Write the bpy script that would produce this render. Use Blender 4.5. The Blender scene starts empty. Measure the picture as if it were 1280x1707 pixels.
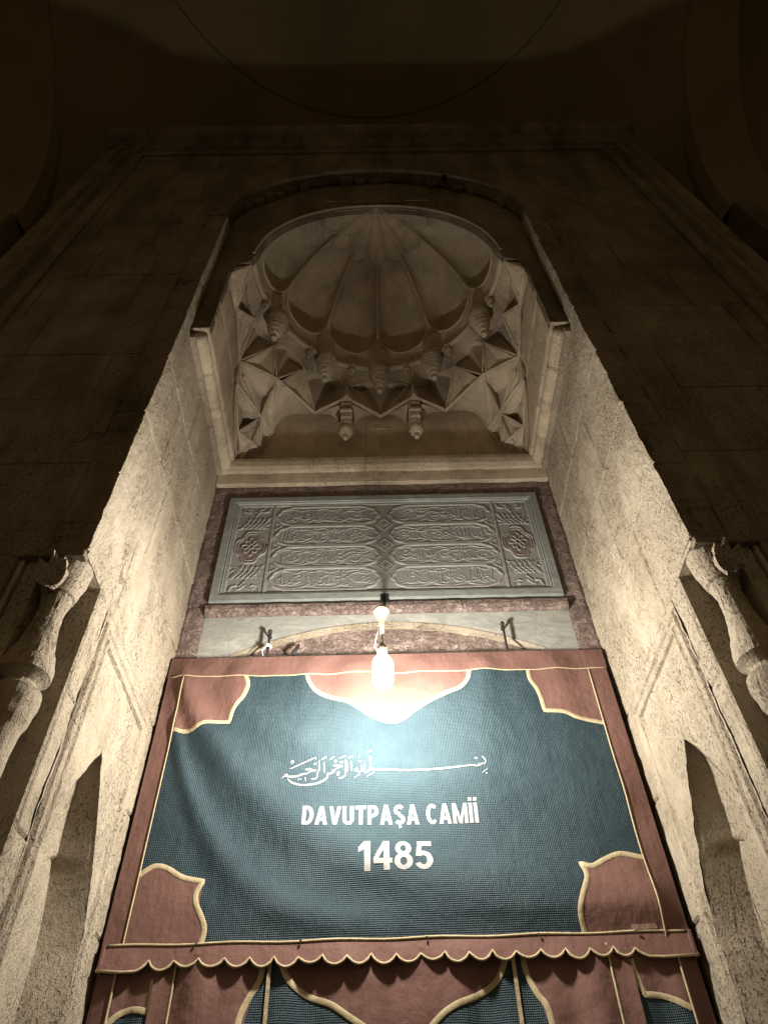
import bpy, bmesh, math, random
from mathutils import Vector, Matrix, noise

random.seed(7)
SC = bpy.context.scene
COL = SC.collection
PI = math.pi

# ------------------------------------------------------------------ camera
CAM = Vector((-0.056, -1.748, 1.6))
PITCH, ROLL, YAW = 0.8579, -0.0352, 0.02
fwd = Vector((math.sin(YAW) * math.cos(PITCH), math.cos(YAW) * math.cos(PITCH), math.sin(PITCH)))
rt = Vector((math.cos(YAW), -math.sin(YAW), 0))
upv = rt.cross(fwd)
r2 = math.cos(ROLL) * rt + math.sin(ROLL) * upv
u2 = -math.sin(ROLL) * rt + math.cos(ROLL) * upv
cd = bpy.data.cameras.new('camera')
cd.sensor_fit = 'HORIZONTAL'
cd.sensor_width = 36
cd.lens = 36 * 1192.0 / 1280
cd.clip_start = 0.05
cd.clip_end = 500
cam = bpy.data.objects.new('camera', cd)
COL.objects.link(cam)
cam.matrix_world = Matrix(((r2.x, u2.x, -fwd.x, CAM.x), (r2.y, u2.y, -fwd.y, CAM.y), (r2.z, u2.z, -fwd.z, CAM.z), (0, 0, 0, 1)))
SC.camera = cam

# ------------------------------------------------------------------ world: a warm city night sky
w = bpy.data.worlds.new('World')
SC.world = w
w.use_nodes = True
bg = w.node_tree.nodes['Background']
bg.inputs[0].default_value = (1.0, 0.70, 0.36, 1)
bg.inputs[1].default_value = 0.19
BULB_STRENGTH = 1170.0

vs = SC.view_settings
vs.view_transform = 'Standard'
vs.look = 'None'
vs.gamma = 1
vs.use_curve_mapping = False
vs.exposure = 0.0
SC.render.engine = 'CYCLES'
SC.cycles.max_bounces = 6
SC.cycles.diffuse_bounces = 4

# ------------------------------------------------------------------ materials
def rgb(c): return (c[0], c[1], c[2], 1)

class NT:
    def __init__(s, name):
        s.m = bpy.data.materials.new(name)
        s.m.use_nodes = True
        s.t = s.m.node_tree
        s.n = s.t.nodes
        s.p = s.n['Principled BSDF']
        s.pos = None
    def node(s, typ, **kw):
        n = s.n.new(typ)
        for k, v in kw.items():
            if k == 'i':
                for a, b in v.items(): n.inputs[a].default_value = b
            else: setattr(n, k, v)
        return n
    def link(s, a, b): s.t.links.new(a, b)
    def coords(s, scale=(1, 1, 1), rot=(0, 0, 0)):
        if s.pos is None: s.pos = s.node('ShaderNodeNewGeometry').outputs['Position']
        mp = s.node('ShaderNodeMapping')
        mp.inputs['Scale'].default_value = scale
        mp.inputs['Rotation'].default_value = rot
        s.link(s.pos, mp.inputs['Vector'])
        return mp.outputs[0]
    def noise(s, vec, scale, detail=4, rough=.55, dist=0):
        n = s.node('ShaderNodeTexNoise', i={'Scale': scale, 'Detail': detail, 'Roughness': rough, 'Distortion': dist})
        s.link(vec, n.inputs['Vector'])
        return n.outputs[0]
    def voro(s, vec, scale, feature='F1', out=0):
        n = s.node('ShaderNodeTexVoronoi', feature=feature, i={'Scale': scale})
        s.link(vec, n.inputs['Vector'])
        return n.outputs[out]
    def ramp(s, fac, stops):
        r = s.node('ShaderNodeValToRGB')
        e = r.color_ramp.elements
        while len(e) < len(stops): e.new(.5)
        for k, (p, c) in enumerate(stops):
            e[k].position = p
            e[k].color = rgb(c) if not isinstance(c, (int, float)) else (c, c, c, 1)
        s.link(fac, r.inputs[0])
        return r.outputs[0]
    def mix(s, a, b, fac, mode='MIX'):
        m = s.node('ShaderNodeMix', data_type='RGBA', blend_type=mode)
        for sock, v in ((m.inputs[6], a), (m.inputs[7], b), (m.inputs[0], fac)):
            if hasattr(v, 'links'): s.link(v, sock)
            elif isinstance(v, (int, float)): sock.default_value = v
            else: sock.default_value = rgb(v)
        return m.outputs[2]
    def math(s, op, a, b=0.0):
        m = s.node('ShaderNodeMath', operation=op)
        for k, v in enumerate((a, b)):
            if hasattr(v, 'links'): s.link(v, m.inputs[k])
            else: m.inputs[k].default_value = v
        return m.outputs[0]
    def bump(s, layers, strength=1.0):
        prev = None
        for h, d in layers:
            b = s.node('ShaderNodeBump', i={'Strength': strength, 'Distance': d})
            s.link(h, b.inputs['Height'])
            if prev: s.link(prev, b.inputs['Normal'])
            prev = b.outputs[0]
        s.link(prev, s.p.inputs['Normal'])
    def done(s, color, rough=.9, spec=.2, metal=0):
        if hasattr(color, 'links'): s.link(color, s.p.inputs['Base Color'])
        else: s.p.inputs['Base Color'].default_value = rgb(color)
        if hasattr(rough, 'links'): s.link(rough, s.p.inputs['Roughness'])
        else: s.p.inputs['Roughness'].default_value = rough
        s.p.inputs['Specular IOR Level'].default_value = spec
        s.p.inputs['Metallic'].default_value = metal
        return s.m

def stone_mat(name, lo, hi, pit=1.0, stain=.5, fine=1.0):
    t = NT(name)
    v = t.coords()
    vs_ = t.coords((1, 1, .55), (.5, 0, 0))
    base = t.ramp(t.noise(v, 1.7, 6, .6), [(.3, lo), (.7, hi)])
    blot = t.ramp(t.noise(vs_, 9, 6, .65), [(.25, (.72, .70, .68)), (.6, (1, 1, 1)), (.85, (1.0, .97, .9))])
    c = t.mix(base, blot, .8, 'MULTIPLY')
    st = t.ramp(t.noise(t.coords((1.3, 1.3, .25)), 3, 5, .6), [(.35, (.55, .50, .44)), (.55, (1, 1, 1))])
    c = t.mix(c, st, stain, 'MULTIPLY')
    grain = t.ramp(t.noise(v, 160, 3, .7), [(.25, (.78, .76, .73)), (.6, (1, 1, 1))])
    c = t.mix(c, grain, .7, 'MULTIPLY')
    # pits, gathered in patches along the bedding
    zone = t.ramp(t.noise(vs_, 3.2, 4, .66), [(.40, 0.10), (.60, 1.0)])
    pits = t.math('MULTIPLY', t.ramp(t.noise(vs_, 150, 1, .4), [(.33, 0.0), (.41, 1.0)]), t.ramp(t.noise(vs_, 60, 1, .5), [(.26, 0.0), (.32, 1.0)]))
    crack = t.ramp(t.voro(t.mix(t.coords((1, 1, .45), (.6, 0, 0)), t.node('ShaderNodeTexNoise', i={'Scale': 3, 'Detail': 5}).outputs[1], .30), 2.6, 'DISTANCE_TO_EDGE'), [(.0, 0.0), (.010, 1.0)])
    crack = t.math('MAXIMUM', crack, t.ramp(t.noise(v, 2.3, 3, .5), [(.50, 1.0), (.56, 0.0)]))
    pits = t.math('MULTIPLY', pits, crack)
    holes = t.math('SUBTRACT', 1.0, t.math('MULTIPLY', zone, t.math('SUBTRACT', 1.0, pits)))
    rough_ = t.noise(vs_, 40, 7, .68)
    scr = t.noise(t.coords((1, 1, .12), (.75, 0, 0)), 30, 5, .6)
    t.bump([(t.math('MULTIPLY', rough_, t.ramp(zone, [(0, .45), (1, 1.0)])), .019 * fine), (holes, .016 * pit), (scr, .005 * fine), (t.noise(v, 190, 3, .65), .004 * fine)])
    dark = t.ramp(holes, [(.0, (.44, .37, .30)), (.8, (1, 1, 1))])
    c = t.mix(c, dark, min(.9, .9 * pit), 'MULTIPLY')
    return t.done(c, .92, .15)

M = {}
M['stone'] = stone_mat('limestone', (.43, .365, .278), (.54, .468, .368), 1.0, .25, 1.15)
M['stone_shaded'] = stone_mat('shaded limestone', (.20, .165, .118), (.34, .285, .21), .8, .8, .9)  # same limestone, darkened so its colour carries part of the shade
M['stone_lit'] = stone_mat('carved limestone, lightened', (.56, .47, .355), (.71, .61, .475), .4, .40, .6)  # same limestone, lightened to make up for weak light in the hood
M['mortar'] = NT('mortar').done((.20, .165, .12), .95, .1)

def breccia():
    t = NT('pink breccia')
    v = t.coords()
    wv = t.mix(v, t.coords((1.7, 1.2, 1.4)), .35)
    n = t.noise(v, 14, 7, .66, 1.2)
    c = t.ramp(n, [(.28, (.17, .120, .105)), (.45, (.27, .200, .178)), (.58, (.35, .268, .240)), (.75, (.46, .385, .345))])
    ve = t.ramp(t.voro(wv, 26, 'DISTANCE_TO_EDGE'), [(0, (1.25, 1.15, 1.05)), (.045, (1, 1, 1))])
    c = t.mix(c, ve, .6, 'MULTIPLY')
    h2 = t.ramp(t.noise(v, 30, 5, .62, 1.5), [(.36, 0.0), (.52, 1.0)])
    t.bump([(t.noise(v, 26, 7, .7, .8), .022), (h2, .012), (t.noise(v, 120, 4, .6), .003)])
    return t.done(c, .7, .3)
M['pink'] = breccia()

def marble(name, lo, hi, rough=.45, b=.002):
    t = NT(name)
    v = t.coords((1, 1, 2.2), (0, .35, 0))
    n = t.noise(v, 5, 8, .66, 2.2)
    c = t.ramp(n, [(.3, lo), (.55, tuple((a + b_) / 2 for a, b_ in zip(lo, hi))), (.72, hi)])
    t.bump([(t.noise(t.coords(), 35, 5, .6), b * 2), (t.noise(t.coords(), 160, 3, .6), b)])
    return t.done(c, rough, .4)
M['marble'] = marble('grey marble', (.27, .275, .26), (.48, .47, .43))
M['green'] = marble('green grey marble', (.20, .218, .205), (.35, .365, .345), .5)
M['slab'] = marble('slate grey inscription marble', (.24, .237, .225), (.34, .335, .32), .55)
M['letter_stone'] = marble('worn relief marble', (.265, .26, .245), (.39, .38, .355), .55)
M['red_field'] = marble('red painted field', (.17, .125, .11), (.26, .20, .175), .6)

def vinyl(name, c0, c1, rough, bump_grid=None, spec=.5):
    t = NT(name)
    n = t.noise(t.coords(), 6, 5, .6)
    c = t.ramp(n, [(.3, c0), (.7, c1)])
    layers = [(t.noise(t.coords(), 11, 4, .55), .009), (t.noise(t.coords((1, 1, .3)), 38, 3, .5), .003)]
    if bump_grid:
        sx = t.node('ShaderNodeSeparateXYZ')
        t.link(t.coords((1, 1, 1)), sx.inputs[0])
        k = 2 * PI / bump_grid
        hx = t.math('SINE', t.math('MULTIPLY', t.math('ADD', sx.outputs[0], sx.outputs[2]), k * .71))
        hz = t.math('SINE', t.math('MULTIPLY', t.math('SUBTRACT', sx.outputs[0], sx.outputs[2]), k * .71))
        h = t.math('MULTIPLY', hx, hz)
        layers.append((h, .0012))
    else:
        layers.append((t.noise(t.coords(), 300, 2, .5), .0008))
    t.bump(layers)
    return t.done(c, rough, spec)
M['teal'] = vinyl('dark teal embossed vinyl', (.025, .044, .055), (.035, .059, .071), .50, .0100, .17)
M['brown'] = vinyl('mauve brown vinyl', (.142, .077, .064), (.184, .101, .086), .58, None, .08)
M['cream'] = vinyl('cream trim', (.38, .31, .19), (.50, .41, .27), .6, None, .1)
M['white'] = vinyl('white print', (.21, .21, .21), (.31, .31, .305), .6, None, .1)
M['tag'] = vinyl('faded maker strip', (.30, .20, .15), (.38, .27, .20), .5)

def iron():
    t = NT('black iron')
    c = t.ramp(t.noise(t.coords(), 40, 5, .6), [(.3, (.012, .011, .011)), (.7, (.04, .035, .03))])
    t.bump([(t.noise(t.coords(), 120, 4, .6), .002)])
    return t.done(c, .6, .4)
M['iron'] = iron()
M['bakelite'] = vinyl('cream lamp holder', (.62, .50, .36), (.72, .60, .44), .4)
M['wire'] = vinyl('white flex', (.65, .62, .55), (.72, .68, .62), .5)
t = NT('lit bulb')
em = t.node('ShaderNodeEmission', i={'Color': (1, .94, .83, 1), 'Strength': BULB_STRENGTH})
t.link(em.outputs[0], t.n['Material Output'].inputs[0])
M['bulb'] = t.m
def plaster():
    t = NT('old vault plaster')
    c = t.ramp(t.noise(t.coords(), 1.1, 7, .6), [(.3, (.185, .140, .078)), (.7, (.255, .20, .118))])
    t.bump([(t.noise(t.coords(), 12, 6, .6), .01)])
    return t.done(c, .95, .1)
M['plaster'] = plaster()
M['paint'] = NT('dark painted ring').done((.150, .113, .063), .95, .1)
def paving():
    t = NT('worn paving')
    c = t.ramp(t.noise(t.coords(), 2.2, 7, .6), [(.3, (.24, .21, .17)), (.7, (.36, .32, .26))])
    t.bump([(t.noise(t.coords(), 18, 6, .6), .008)])
    return t.done(c, .8, .3)
M['paving'] = paving()

# ------------------------------------------------------------------ mesh helpers
def mesh(name, V, F, mat, parent=None, smooth=False, inv=None):
    me = bpy.data.meshes.new(name)
    me.from_pydata([tuple(v) for v in V], [], F)
    me.materials.append(M[mat])
    if smooth: me.polygons.foreach_set('use_smooth', [True] * len(me.polygons))
    me.update()
    o = bpy.data.objects.new(name, me)
    COL.objects.link(o)
    if parent is not None: adopt(o, parent)
    return o

def adopt(o, parent):
    o.parent = parent
    if parent.type == 'EMPTY': o.matrix_parent_inverse = Matrix.Translation(-parent.location)

def empty(name, loc, label, cat, group=None, parent=None):
    o = bpy.data.objects.new(name, None)
    o.empty_display_size = .1
    o.location = loc
    COL.objects.link(o)
    if label: o['label'] = label
    if cat: o['category'] = cat
    if group: o['group'] = group
    return o

class MB:
    def __init__(s): s.V = []; s.F = []
    def add(s, V, F):
        k = len(s.V)
        s.V += [tuple(v) for v in V]
        s.F += [tuple(i + k for i in f) for f in F]
        return s
    def box(s, a, b, ch=0.0):
        x0, y0, z0 = [min(p, q) for p, q in zip(a, b)]
        x1, y1, z1 = [max(p, q) for p, q in zip(a, b)]
        if ch <= 0:
            V = [(x0, y0, z0), (x1, y0, z0), (x1, y1, z0), (x0, y1, z0), (x0, y0, z1), (x1, y0, z1), (x1, y1, z1), (x0, y1, z1)]
            return s.add(V, [(0, 3, 2, 1), (4, 5, 6, 7), (0, 1, 5, 4), (1, 2, 6, 5), (2, 3, 7, 6), (3, 0, 4, 7)])
        bm = bmesh.new()
        bmesh.ops.create_cube(bm, size=1)
        for v in bm.verts:
            v.co = Vector(((x0 + x1) / 2 + v.co.x * (x1 - x0), (y0 + y1) / 2 + v.co.y * (y1 - y0), (z0 + z1) / 2 + v.co.z * (z1 - z0)))
        bmesh.ops.bevel(bm, geom=bm.edges[:], offset=ch, segments=1, affect='EDGES')
        bm.verts.index_update()
        s.add([v.co[:] for v in bm.verts], [[v.index for v in f.verts] for f in bm.faces])
        bm.free()
        return s
    def tube(s, pts, r, n=8, cap=True):
        pts = [Vector(p) for p in pts]
        R = r if isinstance(r, (list, tuple)) else [r] * len(pts)
        rings = []
        prev = None
        for i, p in enumerate(pts):
            d = (pts[min(i + 1, len(pts) - 1)] - pts[max(i - 1, 0)]).normalized()
            if prev is None:
                a = d.cross(Vector((0, 0, 1)))
                if a.length < .1: a = d.cross(Vector((0, 1, 0)))
            else: a = prev - d * prev.dot(d)
            a.normalize()
            prev = a
            b = d.cross(a)
            rings.append([p + (a * math.cos(2 * PI * k / n) + b * math.sin(2 * PI * k / n)) * R[i] for k in range(n)])
        V = [v for rr in rings for v in rr]
        F = []
        for i in range(len(pts) - 1):
            for k in range(n):
                F.append((i * n + k, i * n + (k + 1) % n, (i + 1) * n + (k + 1) % n, (i + 1) * n + k))
        if cap:
            F.append(tuple(range(n - 1, -1, -1)))
            F.append(tuple((len(pts) - 1) * n + k for k in range(n)))
        return s.add(V, F)
    def lathe(s, c, prof, n=24, a0=0, a1=2 * PI):
        closed = abs(a1 - a0 - 2 * PI) < 1e-6
        m = n if closed else n + 1
        V = []
        for z, r in prof:
            for k in range(m):
                a = a0 + (a1 - a0) * k / n
                V.append((c[0] + r * math.cos(a), c[1] + r * math.sin(a), c[2] + z))
        F = []
        for i in range(len(prof) - 1):
            for k in range(n):
                k2 = (k + 1) % m
                F.append((i * m + k, i * m + k2, (i + 1) * m + k2, (i + 1) * m + k))
        F.append(tuple(range(m - 1, -1, -1)))
        F.append(tuple((len(prof) - 1) * m + k for k in range(m)))
        return s.add(V, F)
    def build(s, name, mat, parent=None, smooth=False):
        return mesh(name, s.V, s.F, mat, parent, smooth)

def smoothline(p, n=6, closed=False):
    out = []
    N = len(p)
    for i in range(N if closed else N - 1):
        g = lambda k: Vector(p[k % N]) if closed else Vector(p[min(max(k, 0), N - 1)])
        a, b, c, d = g(i - 1), g(i), g(i + 1), g(i + 2)
        for k in range(n):
            t_ = k / n
            out.append(.5 * ((2 * b) + (c - a) * t_ + (2 * a - 5 * b + 4 * c - d) * t_ ** 2 + (3 * b - a - 3 * c + d) * t_ ** 3))
    if not closed: out.append(Vector(p[-1]))
    return out

def fbm(x, y, z, o=4):
    return noise.fractal(Vector((x, y, z)), 1.0, 2.0, o)

# ------------------------------------------------------------------ main sizes (metres)
HW = 1.0727      # half width of the recess
D = 1.152        # depth of the recess: facade front at y=0, back wall at y=D
ZS = 5.31        # springing of the hood
YH = 0.115       # front plane of the stalactite hood
HX = 0.975       # half width of the hood above the springing
ZA, RA = 6.95, 1.095   # springing and radius of the front arch

# ------------------------------------------------------------------ ground
g = MB()
g.add([(-60, -60, 0), (60, -60, 0), (60, 60, 0), (-60, 60, 0)], [(0, 1, 2, 3)])
go = g.build('ground', 'paving')
go['kind'] = 'structure'
go['label'] = 'worn stone paving in front of the portal'

# ------------------------------------------------------------------ the portal
portal = empty('stone_portal', (0, 0, 0), 'tall carved limestone portal with stalactite hood around the banner', 'portal')

# core masonry behind the facing stones
core = MB()
WX, ZT = 2.42, 9.0
for s in (-1, 1):
    core.box((s * 1.32, .012, 0), (s * (WX - .01), .42, 3.44))
    core.box((s * 1.215, .012, 3.44), (s * (WX - .01), .42, ZA))
    core.box((s * 1.38, .1, 0), (s * 1.7, D + .3, ZA))
core.box((-WX + .01, .36, 8.06), (WX - .01, .42, ZT - .02))
for s in (-1, 1):
    pts = []
    N = 20
    for k in range(N + 1):
        a = PI / 2 * k / N
        pts.append((s * (RA + .012) * math.cos(a), ZA + (RA + .012) * math.sin(a)))
    V = []; F = []
    for k, (x, z) in enumerate(pts):
        V += [(x, .012, z), (s * (WX - .01), .012, z if k < N else 8.07)]
    for k in range(N): F.append((2 * k, 2 * k + 1, 2 * k + 3, 2 * k + 2))
    core.add(V, F)
core.add([(-WX + .01, .012, 8.045), (WX - .01, .012, 8.045), (WX - .01, .012, ZT), (-WX + .01, .012, ZT)], [(0, 1, 2, 3)])
core.build('masonry_core', 'mortar', portal)

facade = MB()
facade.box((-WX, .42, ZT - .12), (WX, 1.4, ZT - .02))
facade = facade.build('facade', 'stone_shaded', portal)

def stone_piece(poly_xz, y0, y1, parent, mat='stone_shaded', name='stone_block', ch=.004):
    # a dressed block from an outline in the facade plane, with chamfered front arrises
    n = len(poly_xz)
    cx = sum(p[0] for p in poly_xz) / n
    cz = sum(p[1] for p in poly_xz) / n
    def shrink(p, e):
        dx, dz = p[0] - cx, p[1] - cz
        L = math.hypot(dx, dz)
        return (p[0] - dx / L * e, p[1] - dz / L * e)
    V = [(p[0], y1, p[1]) for p in poly_xz] + [(p[0], y0 + ch, p[1]) for p in poly_xz]
    V += [(q[0], y0, q[1]) for q in (shrink(p, ch * 1.5) for p in poly_xz)]
    F = []
    for lay in (0, 1):
        for k in range(n):
            F.append((lay * n + k, lay * n + (k + 1) % n, (lay + 1) * n + (k + 1) % n, (lay + 1) * n + k))
    F.append(tuple(2 * n + k for k in range(n)))
    F.append(tuple(range(n - 1, -1, -1)))
    return mesh(name, V, F, mat, parent)

def arch_x(z):
    if z <= ZA: return HW
    dz = z - ZA
    return math.sqrt(max(RA * RA - dz * dz, 0)) if dz < RA else 0

J = .0012
zc = 0.0
row = 0
while zc < ZT - .2:
    h = random.choice((.42, .46, .5, .54))
    z1 = min(zc + h, ZT - .1)
    if ZT - .1 - z1 < .2: z1 = ZT - .1
    if zc < 3.43 < z1: z1 = 3.43
    if zc < ZA < z1 - .02: z1 = ZA
    for s in (-1, 1):
        zlo, zhi = zc + J, z1 - J
        inner0 = 1.30 if z1 <= 3.431 else (HW + .0 if z1 <= ZA + .001 else None)
        cuts = [WX]
        x = WX
        lim = (inner0 or arch_x((zc + z1) / 2))
        while x - lim > .75:
            x -= random.uniform(.42, .72)
            if x - lim > .22: cuts.append(x)
        for a, b in zip(cuts, cuts[1:] + [None]):
            y0 = random.uniform(-.0015, .0015)
            if b is not None:
                poly = [(s * (b + J), zlo), (s * (a - J), zlo), (s * (a - J), zhi), (s * (b + J), zhi)]
            elif inner0 is not None:
                e = .14 if inner0 < 1.2 else 0     # the jamb's own corner stones reach round the edge
                poly = [(s * (inner0 + e + J), zlo), (s * (a - J), zlo), (s * (a - J), zhi), (s * (inner0 + e + J), zhi)]
            else:
                nseg = 6
                poly = [(s * (a - J), zlo), (s * (a - J), zhi)]
                edge = [(s * arch_x(zhi - (zhi - zlo) * k / nseg), zhi - (zhi - zlo) * k / nseg) for k in range(nseg + 1)]
                if zlo > ZA + RA - .01: edge = [(0.0015 * s, zhi), (0.0015 * s, zlo)]
                elif zhi > ZA + RA:
                    al = math.asin((zlo - ZA) / RA)
                    edge = [(0.0015 * s, zhi)] + [(s * max(.0015, RA * math.cos(PI / 2 + (al - PI / 2) * k / 12)), ZA + RA * math.sin(PI / 2 + (al - PI / 2) * k / 12)) for k in range(13)]
                poly += edge
            if s < 0: poly = poly[::-1]
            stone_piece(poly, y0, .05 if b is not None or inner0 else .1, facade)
    zc = z1
    row += 1

# mouldings framing the facade
def profile_bar(a, b, out, wid, prof, name, mat, parent):
    # bar from a to b; prof = [(w, d)], w across along 'wid', d outwards along 'out'
    a, b, out, wid = Vector(a), Vector(b), Vector(out), Vector(wid)
    V = [a + wid * w_ + out * d for w_, d in prof] + [b + wid * w_ + out * d for w_, d in prof]
    n = len(prof)
    F = [(k, (k + 1) % n, n + (k + 1) % n, n + k) for k in range(n)] + [tuple(range(n - 1, -1, -1)), tuple(range(n, 2 * n))]
    return mesh(name, V, F, mat, parent)
PR = [(-.13, -.02), (-.13, .018), (-.11, .030), (-.07, .030), (-.055, .006), (-.01, .006), (.01, .042), (.05, .042), (.075, .012), (.11, .030), (.13, .030), (.13, -.02)]
for s in (-1, 1):
    nseg = 7
    for k in range(nseg):
        za, zb = 8.62 * k / nseg + .001, 8.62 * (k + 1) / nseg - .001
        profile_bar((s * 2.17, 0, za), (s * 2.17, 0, zb), (0, -1, 0), (s, 0, 0), PR, 'frame_moulding', 'stone_shaded', facade)
for k in range(6):
    xa, xb = -2.3 + 4.6 * k / 6 + .001, -2.3 + 4.6 * (k + 1) / 6 - .001
    profile_bar((xa, 0, 8.63 - .13 + .14), (xb, 0, 8.63 - .13 + .14), (0, -1, 0), (0, 0, 1), PR, 'frame_moulding', 'stone_shaded', facade)
    profile_bar((xa * 1.055, 0, 8.9), (xb * 1.055, 0, 8.9), (0, -1, 0), (0, 0, 1),
                [(-.1, -.05), (-.1, .01), (-.07, .03), (-.03, .04), (0, .09), (.04, .11), (.07, .13), (.1, .13), (.1, -.05)], 'cornice_stone', 'stone_shaded', facade)

# ---------------- jambs
def rough_grid(name, s, y0, y1, z0, z1, parent, mat='stone', step=.009, xoff=0.0, amp=.006, ragged=False, thick=.14, seed=0):
    ny = max(2, int((y1 - y0) / step)); nz = max(2, int((z1 - z0) / step))
    V = []; F = []
    ch = .0065
    for i in range(nz + 1):
        z = z0 + (z1 - z0) * i / nz
        for j in range(ny + 1):
            y = y0 + (y1 - y0) * j / ny
            d = amp * fbm(y * 3.1 + seed, z * 3.1, s * 5.3, 5) * .9 + amp * .55 * fbm(y * 22, z * 17 - y * 9, s * 2 + seed, 3)
            e = max(0, -fbm(y * 6 + 9, z * 4.3, s * 7.7, 3) - .25)
            d += -e * amp * 1.6
            x = HW + xoff - d
            eb = min(i, nz - i) * step
            if eb < ch: x += ch - eb
            ej = min(j, ny - j) * step
            if ej < ch and not (ragged and j == 0): x += (ch - ej)
            yy = y
            if ragged:
                fr = max(0, 1 - (y - y0) / .03)
                if fr > 0:
                    chip = max(0, fbm(z * 9, s * 3.1, 4.4, 5) + .10) * .02 + max(0, fbm(z * 40, s, 1.7, 3)) * .008
                    yy = y + chip * fr
                    x += chip * .5 * fr
            V.append((s * x, yy, z))
    W = ny + 1
    for i in range(nz):
        for j in range(ny):
            f = (i * W + j, i * W + j + 1, (i + 1) * W + j + 1, (i + 1) * W + j)
            F.append(f if s < 0 else f[::-1])
    # skirt
    ring = [j for j in range(W)] + [i * W + ny for i in range(1, nz + 1)] + [nz * W + j for j in range(ny - 1, -1, -1)] + [i * W for i in range(nz - 1, 0, -1)]
    base = len(V)
    for k in ring:
        V.append((s * (HW + xoff + thick), V[k][1], V[k][2]))
    n = len(ring)
    for k in range(n):
        f = (ring[k], base + k, base + (k + 1) % n, ring[(k + 1) % n])
        F.append(f if s < 0 else f[::-1])
    o = mesh(name, V, F, mat, parent, False)
    if ragged:
        o.data.materials.append(M['stone_shaded'])
        nf = len(o.data.polygons)
        for q_ in range(nf - (nz), nf): o.data.polygons[q_].material_index = 1
    return o

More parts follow.
